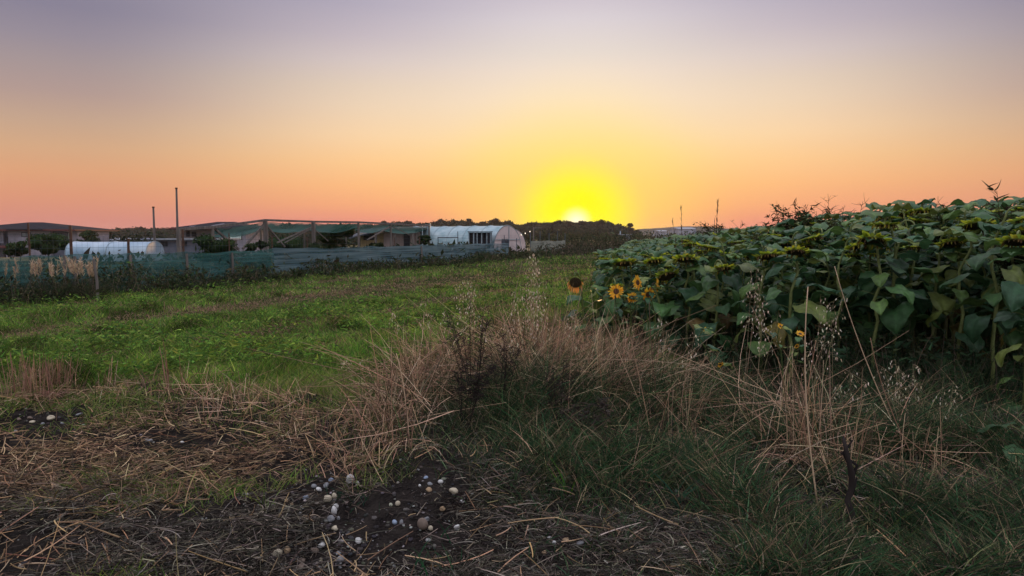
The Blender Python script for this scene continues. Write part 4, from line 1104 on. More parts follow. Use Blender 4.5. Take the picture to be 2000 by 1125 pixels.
def pebble_arrays(n, rng, cx, cy, size):
    nu, nv = 7, 4; th = np.linspace(0, 2 * np.pi, nu, endpoint=False); ph = np.linspace(.25, np.pi - .25, nv)
    T, P = np.meshgrid(th, ph); unitp = np.stack([np.cos(T) * np.sin(P), np.sin(T) * np.sin(P), np.cos(P)], -1).reshape(-1, 3)
    sc_ = np.stack([size, size * rng.uniform(.6, 1, n), size * rng.uniform(.45, .8, n)], 1) * .5
    jit = 1 + rng.normal(0, .08, (n, len(unitp), 1))
    p = unitp[None] * jit * sc_[:, None, :]
    a = rng.uniform(0, 6.28, n)[:, None]
    x = p[..., 0] * np.cos(a) - p[..., 1] * np.sin(a); y = p[..., 0] * np.sin(a) + p[..., 1] * np.cos(a)
    V = np.stack([x + cx[:, None], y + cy[:, None], p[..., 2] + (gh(cx, cy) + size * .12)[:, None]], -1).reshape(-1, 3)
    ii = np.arange(nu * nv).reshape(nv, nu)
    q0 = np.stack([ii[:-1], np.roll(ii[:-1], -1, 1), np.roll(ii[1:], -1, 1), ii[1:]], -1).reshape(-1, 4)
    tops = np.array([[0, 1, 2, 3], [0, 3, 4, 5], [0, 5, 6, 6]])
    t2 = np.concatenate([tops[:2], tops[:2] + nu * (nv - 1)])
    q0 = np.concatenate([q0, t2])
    Q = (q0[None] + (np.arange(n) * nu * nv)[:, None, None]).reshape(-1, 4)
    return V, Q, nu * nv
def gravel():
    rng = np.random.default_rng(107)
    X, Y = inframe_points(13000, 790, 1190, -100, 1400, rng); px, py = topx(X, Y)
    dens = 1.0 * np.exp(-(((px - 620) / 170) ** 2 + ((py - 1080) / 55) ** 2)) + .55 * np.exp(-(((px - 640) / 200) ** 2 + ((py - 990) / 60) ** 2)) + .8 * np.exp(-(((px - 100) / 110) ** 2 + ((py - 828) / 16) ** 2)) + .35 * np.exp(-(((px - 860) / 120) ** 2 + ((py - 960) / 40) ** 2)) + .25 * np.exp(-(((px - 1080) / 80) ** 2 + ((py - 1070) / 30) ** 2)) + .10
    k = rng.random(len(X)) < dens; X, Y = X[k], Y[k]; n = len(X)
    size = np.exp(rng.normal(-4.25, .45, n)); size = np.clip(size, .007, .036)
    bag = Bag(); bag.add(pebble_arrays(n, rng, X, Y, size), pal(n, [(.05, .045, .045), (.08, .07, .068), (.13, .115, .105), (.34, .32, .30), (.035, .033, .036)], (4, 4, 2, 1.6, 3), .2, rng))
    o = bag.build('gravel', mat_leaf('gravel_stone', 0, .85, .1)); tag(o, 'small dark pebbles and clods scattered in the soil', 'gravel', kind='stuff')
gravel()

def stones():
    import bmesh
    rng = random.Random(9)
    for px, py, w, asp, mt, lab in STONES:
        P = gpt(px, py + 2); wd = w * (1.1 if py > 900 else .85) * (P.y / F) * 1.0
        bm = bmesh.new(); bmesh.ops.create_icosphere(bm, subdivisions=3, radius=.5)
        fr = [Vector((rng.uniform(-1, 1), rng.uniform(-1, 1), rng.uniform(-1, 1))).normalized() for _ in range(5)]
        for vtx in bm.verts:
            c_ = vtx.co.normalized(); k = 1.0
            for i, d_ in enumerate(fr): k += (.10 if i < 2 else -.09) * max(0, c_.dot(d_)) ** 2
            if w > 10:
                for d_ in fr[2:]:
                    q_ = c_.dot(d_)
                    if q_ > .62: k -= (q_ - .62) * .75
            vtx.co *= k
            vtx.co.x *= wd; vtx.co.y *= wd * rng.uniform(.999, 1.0) * .8; vtx.co.z *= wd * asp
        for f_ in bm.faces: f_.smooth = True
        me = bpy.data.meshes.new('stone'); bm.to_mesh(me); bm.free(); me.materials.append(STONE[mt])
        o = bpy.data.objects.new('stone', me); COL.objects.link(o)
        o.location = (P.x, P.y, P.z + wd * asp * .32 + .004); o.rotation_euler = (rng.uniform(-.25, .25), rng.uniform(-.35, .35), rng.uniform(-.5, .5))
        tag(o, lab, 'stone', 'stones lying in the soil of the foreground')
stones()

# ------------------------------------------------------------------ dry grass clumps, weeds
STRAWC = [(.48, .30, .19), (.62, .44, .29), (.31, .185, .12), (.14, .09, .06)]
def dry_mass():
    """the tangled dry grass of the middle, uncountable"""
    rng = np.random.default_rng(121)
    bag = Bag()
    # (px, base y, spread px, n, height, lean)
    zones = [(780, 850, 80, 240, .62), (720, 860, 60, 130, .42), (850, 790, 90, 260, .60), (930, 770, 90, 520, .80), (1050, 765, 90, 950, .90), (1130, 775, 80, 650, .80), (1200, 775, 80, 400, .75), (1290, 790, 90, 190, .66),
             (1400, 860, 130, 80, .40), (1570, 880, 75, 120, .80), (1650, 910, 100, 60, .62), (1480, 800, 120, 90, .62), (1340, 810, 80, 90, .5), (1780, 910, 130, 50, .45), (840, 800, 70, 260, .75),
             (80, 775, 60, 160, .30), (220, 770, 90, 120, .22), (430, 800, 70, 300, .28), (560, 810, 80, 220, .22), (330, 790, 60, 120, .2), (690, 910, 80, 240, .24), (590, 870, 60, 120, .16), (260, 960, 90, 90, .16), (100, 920, 80, 80, .16)]
    for px, py, sp, n, h in zones:
        x_ = px + rng.normal(0, sp * .55, n); y_ = py + rng.normal(0, sp * .28, n) + 6
        c0, s0 = math.cos(PITCH), math.sin(PITCH); vv = -(y_ - 562.5) / F; t = CAMZ / (s0 - vv * c0)
        X, Y = (x_ - 1000) / F * t, (c0 + vv * s0) * t
        a = rng.uniform(0, 6.28, n); q = np.abs(rng.normal(0, .45, n)) + .05
        d = np.stack([np.cos(a) * q, np.sin(a) * q, np.ones(n)], 1)
        b = rng.uniform(0, .5, n) ** 1.5
        bend = np.stack([np.cos(a) * b, np.sin(a) * b, -b * .9], 1)
        c_ = pal(n, STRAWC + [(.08, .07, .045), (.05, .07, .03)], (3, 2, 3, 2, 3, 3), .3, rng)
        bag.add(ribbons(np.stack([X, Y, gh(X, Y) - .01], 1), d, h * rng.uniform(.35, 1.15, n), bend, rng.uniform(.0032, .008, n), 4, .3), c_)
        # fallen stems caught in the clump
        m_ = n // 5 if px < 1300 else n // 5; i = rng.integers(0, n, m_); a = rng.uniform(0, 6.28, m_)
        d = np.stack([np.cos(a), np.sin(a) * .6, rng.normal(.1, .35, m_)], 1)
        p = np.stack([X[i], Y[i], gh(X[i], Y[i]) + h * rng.uniform(.1, .5, m_)], 1)
        bag.add(tubes(p - unit(d) * .2, d, rng.uniform(.3, .9, m_) * (h / .5), rng.normal(0, .1, (m_, 3)), rng.uniform(.004, .008, m_), 3), pal(m_, STRAWC, (3, 3, 2, 1), .2, rng))
    # fine hay lying flat in the upper part of the middle clump
    n = 5200; x_ = rng.normal(1120, 150, n); y_ = rng.normal(745, 26, n)
    c0, s0 = math.cos(PITCH), math.sin(PITCH); vv = -(y_ - 562.5) / F; t = CAMZ / (s0 - vv * c0)
    X, Y = (x_ - 1000) / F * t, (c0 + vv * s0) * t
    a = rng.normal(.2, .9, n); d = np.stack([np.cos(a), np.sin(a), rng.normal(.15, .4, n)], 1)
    hz = rng.uniform(.05, .42, n) * np.exp(-((x_ - 1120) / 200) ** 2)
    bag.add(ribbons(np.stack([X, Y, gh(X, Y) + hz], 1), d, rng.uniform(.08, .3, n), rng.normal(0, .3, (n, 3)), rng.uniform(.002, .0045, n), 3, .4), pal(n, STRAWC, (3, 2, 3, 2), .25, rng))
    o = bag.build('dry_grass', M['straw']); tag(o, 'tangled dry pinkish grass of last season through the middle of the foreground', 'dry grass', kind='stuff')
dry_mass()

def clump(px, py, n, h, lab, seed, sp=.10, lean=(0, 0), w=.006, q=.16, cols=STRAWC, name='dry_stubble_clump', cat='dry grass', group='clumps of upright dry stalks', jit=.3):
    rng = np.random.default_rng(seed); P = gpt(px, py)
    o = empty(name, (P.x, P.y, P.z)); tag(o, lab, cat, group)
    a = rng.uniform(0, 6.28, n)
    d = np.stack([rng.normal(lean[0], q, n), rng.normal(lean[1], q, n), np.ones(n)], 1)
    bend = rng.normal(0, .07, (n, 3))
    p0 = np.stack([rng.normal(0, sp, n), rng.normal(0, sp * .6, n), -.02 * np.ones(n)], 1)
    bg = Bag(); bg.add(tubes(p0, d, h * rng.uniform(1 - jit * 1.6, 1, n), bend, rng.uniform(w * .6, w * 1.2, n), 4, .6), pal(n, cols, None, .2, rng)); bg.build('stalks', M['straw'], o)
    m_ = n * 3; a = rng.uniform(0, 6.28, m_)
    d = np.stack([np.cos(a) * .8, np.sin(a) * .8, np.ones(m_) * .9], 1); bend = np.stack([np.cos(a) * .4, np.sin(a) * .4, -.7 * np.ones(m_)], 1)
    bg = Bag(); bg.add(ribbons(np.stack([rng.normal(0, sp * 1.2, m_), rng.normal(0, sp * .8, m_), np.zeros(m_)], 1), d, h * rng.uniform(.2, .55, m_), bend, w * .8, 4, .2), pal(m_, cols, None, .3, rng)); bg.build('dead_leaves', M['straw'], o)
    return o
RED = [(.36, .20, .14), (.42, .25, .17), (.28, .15, .11)]
for i, a in enumerate([
    (62, 775, 60, .46, 'bristling clump of cut reddish stalks at the far left', .12, (0, 0), .007),
    (112, 765, 50, .42, 'second bristling clump of cut reddish stalks, right of the far left one', .10, (.1, 0), .007),
    (207, 762, 12, .34, 'few thin leaning straws standing left of the paired upright stalk', .05, (.15, 0), .007),
    (328, 768, 7, .52, 'narrow bundle of upright reddish stalks at the left border of the green field', .02, (-.02, 0), .011),
    (354, 768, 4, .34, 'short brown stalks right of the narrow upright bundle', .02, (.05, 0), .008),
    (790, 880, 12, .62, 'tall pale stalks rising from the left end of the central dry mass', .07, (-.05, 0), .007),
    (850, 770, 24, .62, 'orange brown upright tuft at the upper left of the central dry mass', .07, (0, 0), .006),
    (1075, 765, 60, .92, 'dense sheaf of reddish dry grass with long fine tops at the centre', .10, (-.03, 0), .005),
    (1150, 775, 40, .78, 'spreading dry sheaf leaning right beside the dense central one', .12, (.25, 0), .005),
    (1235, 790, 26, .72, 'loose dry sheaf below the small bright sunflowers', .12, (.15, 0), .005),
    (1330, 860, 12, .5, 'splayed straws below the first dark gap in the sunflowers', .10, (.1, 0), .006),
    (1575, 900, 34, .80, 'brown matted sheaf under the tall twin stalk at right', .09, (0, 0), .006),
    (1650, 905, 14, .42, 'frayed stalk stumps right of the brown matted sheaf', .07, (0, 0), .008),
    (1770, 925, 8, .40, 'thin upright straws in the dark grass near the right edge', .08, (.05, 0), .006),
    (1820, 940, 7, .42, 'pale leaning straws furthest right in the dark grass', .06, (.1, 0), .006)]):
    clump(a[0], a[1], a[2], a[3], a[4], 200 + i, a[5], a[6], a[7], .11 if i > 4 else .07, RED if i in (0, 1, 3, 6, 7) else STRAWC)

# single long stalks given by their ends in the photograph, each at its own distance
def stalk(p, q, Yp, Yq, w, lab, bend=(0, 0, 0), mat='straw', cols=STRAWC, seed=0):
    a = gpt(*p) if Yp is None else at(*p, Yp); b = at(*q, Yq if Yq else a.y)
    pts = []
    for i in range(9):
        s = i / 8; pts.append(a.lerp(b, s) + Vector(bend) * 4 * s * (1 - s) - a)
    pts[0] = pts[0] - Vector((0, 0, .02))
    mb = MB(); mb.tube(pts, [w * .5 * (1 - .45 * i / 8) for i in range(9)], 5, random.Random(seed).choice(cols))
    o = mb.build('dry_stalk', M[mat], None, True); o.location = a
    tag(o, lab, 'stalk', 'single long dry stalks')
    return o
ST = [((1290, 830), (1268, 590), None, None, .010, 'tall pinkish stalk standing under the right bright sunflower'),
      ((1265, 830), (1176, 622), None, None, .008, 'long straw leaning left beneath the lowest bright sunflower'),
      ((1275, 870), (1222, 622), None, None, .007, 'straw leaning left between the pinkish stalk and the longest leaning straw'),
      ((1600, 1000), (1578, 560), None, None, .010, 'tallest upright reddish stalk right of the two small orange flowers'),
      ((1765, 870), (1630, 520), None, None, .009, 'long straw leaning left across the dark sunflower stems'),
      ((1790, 905), (1700, 660), None, None, .009, 'thick pale straw slanting in front of the sunflower stems'),
      ((1545, 760), (1468, 600), None, None, .007, 'slanting straw left of the small orange flowers'),
      ((1110, 870), (1137, 560), None, 6.6, .007, 'tall thin stalk rising left of the big drooping sunflower'),
      ((800, 880), (774, 690), None, None, .009, 'whitish broken stalk at the left end of the dry mass'),
      ((790, 700), (800, 560), 7.4, 7.4, .006, 'single thin yellow stem against the green field'),
      ((1345, 1120), (1210, 1005), None, 4.3, .008, 'long pale straw lying across the bottom right of centre'),
      ((962, 980), (897, 868), None, 5.0, .008, 'curved pale straw lying above the right stone patch'),
      ((1480, 985), (1545, 835), None, None, .008, 'bright straight straw leaning right in the dark grass'),
      ((1500, 985), (1580, 890), None, 4.9, .008, 'second bright straw leaning right below the first'),
      ((1470, 860), (1790, 880), 5.3, 5.0, .006, 'long bent straw lying across the right foreground grass'),
      ((1460, 985), (1650, 978), 4.6, 4.6, .006, 'nearly level pale straw low in the right grass'),
      ((1960, 1010), (1750, 840), 4.5, 4.9, .009, 'dark tan stalk slanting down to the right edge'),
      ((1900, 1040), (1830, 945), 4.3, 4.4, .008, 'short golden straw sloping in the right foreground'),
      ((20, 1105), (145, 1112), 3.55, 3.55, .011, 'thick straw lying flat at the bottom left corner'),
      ((335, 975), (318, 920), 4.7, 4.7, .009, 'curved brown stalk piece standing in the soil at left'),
      ((690, 815), (915, 635), 6.3, 6.3, .005, 'long thin straw arching over the left of the dry mass'),
      ((1345, 880), (1480, 800), 6.0, 5.6, .006, 'straw slanting up to the right through the middle grass'),
      ((1310, 960), (1500, 800), 5.2, 5.4, .006, 'long thin straw crossing the dark grass below the sunflowers')]
for i, a in enumerate(ST):
    stalk(*a, bend=(random.uniform(-.05, .05), 0, random.uniform(0, .05)), seed=i)

# wild oats: stalk with hanging pale spikelets
def oat(px, ptop, Y, n, seed, lab, lean=0.0, spread=.05, base=None, dens=30, span=.45):
    rng = np.random.default_rng(seed); T = at(px, ptop, Y); g0 = gz(T.x, Y); H = T.z - g0
    o = empty('wild_oat', (T.x - lean * H, Y, g0)); tag(o, lab, 'wild oat', 'wild oats with pale hanging spikelets')
    p0 = np.stack([rng.normal(0, spread * .4, n), rng.normal(0, spread * .4, n), np.zeros(n)], 1)
    d = np.stack([lean + rng.normal(0, spread, n), rng.normal(0, spread, n), np.ones(n)], 1)
    L = H * rng.uniform(.82, 1.0, n); bend = rng.normal(0, .03, (n, 3))
    bs = Bag(); bs.add(tubes(p0, d, L, bend, .004, 6, .4), pal(n, [(.42, .33, .20), (.34, .26, .16)], None, .15, rng))
    bp = Bag(); du = unit(d)
    for k in range(n):
        m_ = dens; s = 1 - span * rng.random(m_)
        node = p0[k] + du[k] * L[k] * s[:, None] + bend[k] * L[k] * (s ** 2)[:, None]
        a = rng.uniform(0, 6.28, m_); r = rng.uniform(.02, .075, m_) * (1.15 - s * .6) * 1.6
        dd = np.stack([np.cos(a), np.sin(a), rng.uniform(.2, .8, m_)], 1)
        bb = np.stack([np.cos(a) * .1, np.sin(a) * .1, -.8 * np.ones(m_)], 1)
        bs.add(tubes(node, dd, r, bb, .0016, 3, .6), pal(m_, [(.40, .32, .2)], None, .1, rng))
        tip = node + unit(dd) * r[:, None] + bb * r[:, None]
        d3 = np.stack([rng.normal(0, .3, m_), rng.normal(0, .3, m_), -np.ones(m_)], 1)
        cc = pal(m_, [(.62, .52, .38), (.72, .63, .50), (.50, .40, .27)], None, .15, rng)
        for kk in range(2):
            bp.add(ribbons(tip, d3 + rng.normal(0, .18, (m_, 3)), rng.uniform(.016, .026, m_), rng.normal(0, .1, (m_, 3)), .0085, 3, .1), cc)
    bs.build('stalk', M['straw'], o); bp.build('panicle', M['straw'], o)
    return o
OATS = [(1040, 475, 7.0, 3, 'tallest wild oat, standing alone in front of the green field left of the sun', 0, .02, 46, .5),
        (1058, 545, 6.8, 3, 'bushy wild oat just below and right of the tallest one', .03, .05, 36, .5),
        (1005, 555, 6.9, 2, 'thin wild oat left of the tallest one', -.03, .05, 26, .4),
        (945, 545, 7.0, 3, 'nodding wild oat with several loose heads, left of centre', .05, .09, 22, .35),
        (905, 530, 7.3, 2, 'sparse wild oat seen against the brown field streak', -.08, .08, 18, .3),
        (850, 575, 7.2, 2, 'faint wild oat at the upper left of the dry mass', -.12, .08, 16, .3),
        (770, 600, 7.0, 1, 'single wild oat bending far left over the green plants', -.28, .02, 26, .25),
        (980, 620, 6.6, 3, 'short dense wild oat in the middle of the dry mass', .04, .1, 24, .4),
        (1110, 600, 6.9, 2, 'wild oat between the dry sheaf and the drooping sunflower', .05, .08, 22, .4),
        (1340, 610, 6.6, 2, 'wild oat hanging before the dark leaves right of the bright sunflowers', .05, .08, 22, .4),
        (1470, 500, 6.4, 3, 'tall wild oat with white spikelets against the dark sunflower leaves', .06, .07, 24, .35),
        (1500, 560, 6.2, 3, 'wild oat right of the tall white one, in the same dark gap', .1, .10, 22, .4),
        (1590, 545, 6.2, 3, 'wild oat hanging between the two leftmost thick sunflower stems', .02, .10, 22, .4),
        (1630, 610, 6.0, 2, 'lower wild oat beside the slanting long straw', .05, .10, 20, .4),
        (1780, 700, 5.8, 4, 'low wild oats in the dark grass under the sunflower stems', .0, .2, 22, .5),
        (1690, 720, 5.7, 3, 'low scattered wild oat left of the dark stems', .0, .2, 18, .5),
        (1850, 740, 5.6, 2, 'dim wild oat nearest the right edge', .05, .12, 16, .5),
        (940, 780, 5.7, 2, 'short wild oat spilling over the dark dead weed', .25, .1, 22, .5),
        (690, 690, 7.6, 3, 'small pale oat heads at the left border of the green plants', .1, .2, 14, .3)]
for i, a in enumerate(OATS): oat(a[0], a[1], a[2], a[3], 300 + i, a[4], a[5], a[6], None, a[7], a[8])

# branching weeds
SIL = [(.03, .035, .018), (.05, .045, .025)]; SILL = [(.03, .045, .018), (.05, .055, .025), (.06, .045, .03)]
def branchy(px, ptop, Y, w_px, lab, seed, cols, leafc, name='tall_weed', cat='weed', base_h=None, n_main=7, leaf=.05, n_leaf=240, lw=.012, g=None, rad=.007, pods=False):
    rng = np.random.default_rng(seed); T = at(px, ptop, Y); g0 = gz(T.x, Y); H = T.z - g0; W = w_px * Y / F * .5
    o = empty(name, (T.x, Y, g0)); tag(o, lab, cat, g)
    bs = Bag(); tips = []
    n = n_main
    p0 = np.zeros((n, 3)); p0[:, :2] = rng.normal(0, .02, (n, 2)); 
    d = np.stack([rng.uniform(-W, W, n) / H, rng.uniform(-W, W, n) / H * .6, np.ones(n)], 1)
    L = H * rng.uniform(.7, 1.0, n); bend = rng.normal(0, .04, (n, 3))
    bs.add(tubes(p0, d, L, bend, rad * 2, 8, .3), pal(n, cols, None, .15, rng))
    du = unit(d)
    for k in range(n):
        m_ = 13; s = rng.uniform(.72 if leafc is SILL else .45, .99, m_)
        nd = p0[k] + du[k] * L[k] * s[:, None] + bend[k] * L[k] * (s ** 2)[:, None]
        a = rng.uniform(0, 6.28, m_); dd = np.stack([np.cos(a) * .7, np.sin(a) * .7, np.ones(m_) * .8], 1); ll = H * .22 * (1.25 - s) * rng.uniform(.5, 1.2, m_) + .03
        bb = np.stack([np.cos(a) * .2, np.sin(a) * .2, rng.uniform(-.5, .1, m_)], 1)
        bs.add(tubes(nd, dd, ll, bb, rad * .7, 4, .4), pal(m_, cols, None, .15, rng))
        for j in range(m_):
            q = 7; ss = rng.random(q) ** .7
            tips.append(nd[j] + unit(dd[j:j + 1]) * ll[j] * ss[:, None] + bb[j] * ll[j] * (ss ** 2)[:, None])
    bs.build('stems', M['straw'], o)
    tips = np.concatenate(tips); i = rng.integers(0, len(tips), n_leaf); tp = tips[i]
    a = rng.uniform(0, 6.28, n_leaf); dd = np.stack([np.cos(a), np.sin(a), rng.uniform(-.4, .9, n_leaf)], 1)
    bl = Bag()
    if pods:
        bl.add(tubes(tp, dd, leaf * rng.uniform(.5, 1.2, n_leaf), rng.normal(0, .2, (n_leaf, 3)), lw, 3, .3), pal(n_leaf, leafc, None, .25, rng))
    else:
        bl.add(ribbons(tp, dd, leaf * rng.uniform(.5, 1.3, n_leaf), rng.normal(0, .3, (n_leaf, 3)), lw, 3, .1), pal(n_leaf, leafc, None, .25, rng))
    bl.build('panicle' if pods else 'foliage', M['tree'], o)
    return o
BLK = [(.035, .026, .024), (.06, .042, .036), (.025, .02, .02)]
for a in [(925, 592, 5.9, 150, 'blackened dead weed with bare forked stems in front of the dry mass', 401, BLK, BLK, 9, .05, 150, .007, .006),
          (985, 640, 5.8, 90, 'second blackened dead weed, shorter, just right of the tall one', 402, BLK, BLK, 7, .05, 140, .007, .005),
          (905, 700, 5.4, 130, 'low dark brown dead weed at the foot of the tall black one', 403, BLK, BLK, 10, .06, 260, .009, .004),
          (1088, 690, 5.6, 70, 'dark crumpled dead weed in the middle of the green grass hump', 404, BLK + [(.06, .045, .035)], BLK + [(.07, .05, .04)], 9, .05, 90, .008, .004),
          (1150, 770, 5.3, 110, 'brown withered weed right of the dark crumpled one', 405, [(.06, .045, .035)], [(.08, .06, .05), (.05, .04, .035)], 9, .07, 240, .010, .004),
          (610, 850, 5.3, 70, 'small black twiggy weed left of the stones', 406, BLK, BLK, 6, .03, 60, .006, .004),
          (880, 960, 4.1, 90, 'thin black weed stem standing among the stones of the right patch', 407, BLK, BLK, 4, .03, 50, .006, .003),
          (1210, 1040, 3.9, 70, 'small dark wiry weed at the lower right of centre', 408, BLK, BLK, 5, .03, 70, .006, .003)]:
    branchy(a[0], a[1], a[2], a[3], a[4], a[5], a[6], a[7], n_main=a[8], leaf=a[9], n_leaf=a[10], lw=a[11], rad=a[12], name='dead_weed', g='dark dead weeds in the foreground', pods=True)
# charred stump stalk on the right
P = gpt(1665, 1050); rs = random.Random(4)
mb = MB(); pts = [Vector((.0, 0, -.03))]
for k in range(1, 9): pts.append(Vector((rs.uniform(-.02, .02) - .006 * k, rs.uniform(-.02, .02), .068 * k)))
mb.tube(pts, [.024, .021, .020, .017, .016, .018, .013, .012, .007], 8, (.035, .028, .026))
for k in (3, 5, 6): mb.tube([pts[k], pts[k] + Vector((rs.uniform(-.06, .06), .02, .05)), pts[k] + Vector((rs.uniform(-.09, .09), .02, .12))], [.012, .009, .004], 5, (.022, .018, .018))
o = mb.build('dead_stump', M['straw'], None, True); o.location = P; tag(o, 'thick blackened stalk stump standing in the right foreground grass', 'stump')

for a in [(1552, 398, 11, 90, 'bushy weed with leafy tips standing out above the sunflowers against the pink sky', 421, .07, 420, .018, False, 12),
          (1512, 425, 11.5, 60, 'lower leafy weed just left of the bushy one above the sunflowers', 422, .06, 240, .016, False, 8),
          (1632, 402, 11, 90, 'weed with curved drooping seed stems right of the bushy one', 423, .12, 110, .008, True, 13),
          (1770, 410, 10.5, 60, 'small leafy weed peeping above the sunflowers left of the tallest raised leaf', 424, .06, 200, .016, False, 8),
          (1825, 390, 10, 34, 'single fine weed top right of the raised sunflower leaf', 425, .05, 120, .014, False, 5),
          (1990, 388, 8.2, 90, 'leafy weed sprays at the right edge, highest above the sunflowers', 426, .07, 220, .018, False, 8),
          (1410, 428, 13, 90, 'low spread of fine weeds at the left end of the sunflower skyline', 427, .05, 240, .014, False, 10),
          (1385, 440, 14, 70, 'pale fuzzy weed cluster at the far left end of the skyline', 428, .05, 220, .014, False, 9),
          (1700, 424, 12, 70, 'faint weed tips between the curved one and the raised leaf', 429, .05, 120, .014, False, 7)]:
    branchy(a[0], a[1], a[2], a[3], a[4], a[5], SIL, SILL, n_main=int(a[10] * 2.6), leaf=a[6] * 1.2, n_leaf=int(a[7] * 3), lw=a[8] * (1 if a[9] else 1.4), pods=a[9], rad=.008, g='weeds rising above the sunflower crop')
def thin_grass(px, pt, Y, n, lab, seed, lean):
    rng = np.random.default_rng(seed); T = at(px, pt, Y); g0 = gz(T.x, Y); H = T.z - g0
    o = empty('thin_grass', (T.x - lean * H, Y, g0)); tag(o, lab, 'grass', 'thin grasses against the sunset sky')
    d = np.stack([lean + rng.normal(0, .012, n), rng.normal(0, .02, n), np.ones(n)], 1); L = H * np.linspace(1, .86, n); b = rng.normal(0, .012, (n, 3)); p0 = rng.normal(0, .03, (n, 3)) * np.array([1, 1, 0])
    bg = Bag(); bg.add(tubes(p0, d, L, b, .009, 6, .35), pal(n, [(.09, .07, .05)], None, .2, rng)); bg.build('stalk', M['straw'], o)
    bg = Bag()
    for k in range(n):
        m_ = 26; s = rng.uniform(.80, 1, m_); nd = p0[k] + unit(d[k:k + 1]) * L[k] * s[:, None] + b[k] * L[k] * (s ** 2)[:, None]
        dd = np.stack([rng.normal(lean, .22, m_), rng.normal(0, .22, m_), np.ones(m_)], 1); bg.add(ribbons(nd, dd, rng.uniform(.03, .08, m_), rng.normal(0, .05, (m_, 3)), .008, 2, .3), pal(m_, [(.10, .075, .05)], None, .2, rng))
    bg.build('panicle', M['straw'], o)
for a in [(1333, 404, 12, 2, 'pair of thin grass stems leaning left against the sky', 441, -.06), (1316, 432, 12, 1, 'lowest thin grass stem leaning far left', 442, -.12),
          (1393, 397, 11, 1, 'straight thin grass stem left of the tallest two', 443, .0), (1402, 391, 11, 2, 'tallest thin grass stems, leaning right against the sky', 444, .05)]:
    thin_grass(*a)

# single green tufts
def tuft(px, py, H, n, lab, seed, cols, w=.012, sp=.03, lean=.3):
    rng = np.random.default_rng(seed); P = gpt(px, py)
    a = rng.uniform(0, 6.28, n); d = np.stack([np.cos(a) * lean, np.sin(a) * lean, np.ones(n)], 1)
    b = np.stack([np.cos(a) * .35, np.sin(a) * .35, -.35 * rng.random(n)], 1)
    bg = Bag(); bg.add(ribbons(np.stack([rng.normal(0, sp, n), rng.normal(0, sp, n), -.01 * np.ones(n)], 1), d, H * rng.uniform(.5, 1, n), b, w, 6, .08), pal(n, cols, None, .2, rng))
    o = bg.build('grass_tuft', M['blade']); o.location = P; tag(o, lab, 'grass tuft', 'single green tufts in the foreground')
for i, a in enumerate([(1112, 970, .28, 6, 'bright green upright tuft in the dead grass at centre right', [(.07, .16, .02)], .011, .02, .12),
    (1322, 985, .30, 8, 'blue-green tuft with broad arching blades', [(.04, .10, .06), (.05, .12, .07)], .013, .02, .5),
    (1238, 1010, .14, 3, 'tiny yellow-green tuft left of the long lying straw', [(.10, .16, .02)], .010, .01, .1),
    (880, 1120, .22, 26, 'dark green tuft cut by the bottom edge at centre', [(.02, .06, .03), (.03, .08, .035)], .010, .10, .3),
    (300, 830, .12, 60, 'bright green low tuft above the dark soil mound', [(.10, .17, .02), (.07, .13, .02)], .006, .14, .5),
    (400, 815, .18, 22, 'small upright green tuft in the pale straw heap', [(.06, .14, .03), (.05, .12, .05)], .007, .06, .4),
    (190, 930, .16, 70, 'dull olive tuft in the litter at left', [(.05, .07, .025), (.04, .05, .02)], .006, .18, .6),
    (340, 900, .16, 70, 'dark green tuft right of the dull olive one', [(.03, .06, .025), (.04, .07, .025)], .006, .16, .5),
    (700, 975, .12, 40, 'dark green sprig covering the right of the stones', [(.015, .05, .03), (.02, .06, .03)], .006, .09, .5),
    (500, 870, .10, 50, 'short yellow-green tuft in the straw left of the black twiggy weed', [(.09, .12, .02), (.06, .10, .03)], .006, .14, .5),
    (1680, 1010, .20, 60, 'yellowish green tuft around the black stump', [(.07, .10, .03), (.10, .11, .04)], .007, .13, .5),
    (1570, 1110, .18, 80, 'wide tuft at the bottom edge right of centre', [(.03, .05, .03), (.10, .085, .06)], .006, .2, .7),
    (1930, 1075, .16, 80, 'rusty brown tuft in the bottom right corner', [(.09, .06, .035), (.06, .045, .03)], .005, .18, .6),
    (480, 1040, .12, 40, 'faint olive tuft left of the beige stones', [(.04, .055, .025)], .005, .12, .5)]):
    tuft(a[0], a[1], a[2], a[3], a[4], 500 + i, a[5], a[6], a[7], a[8])

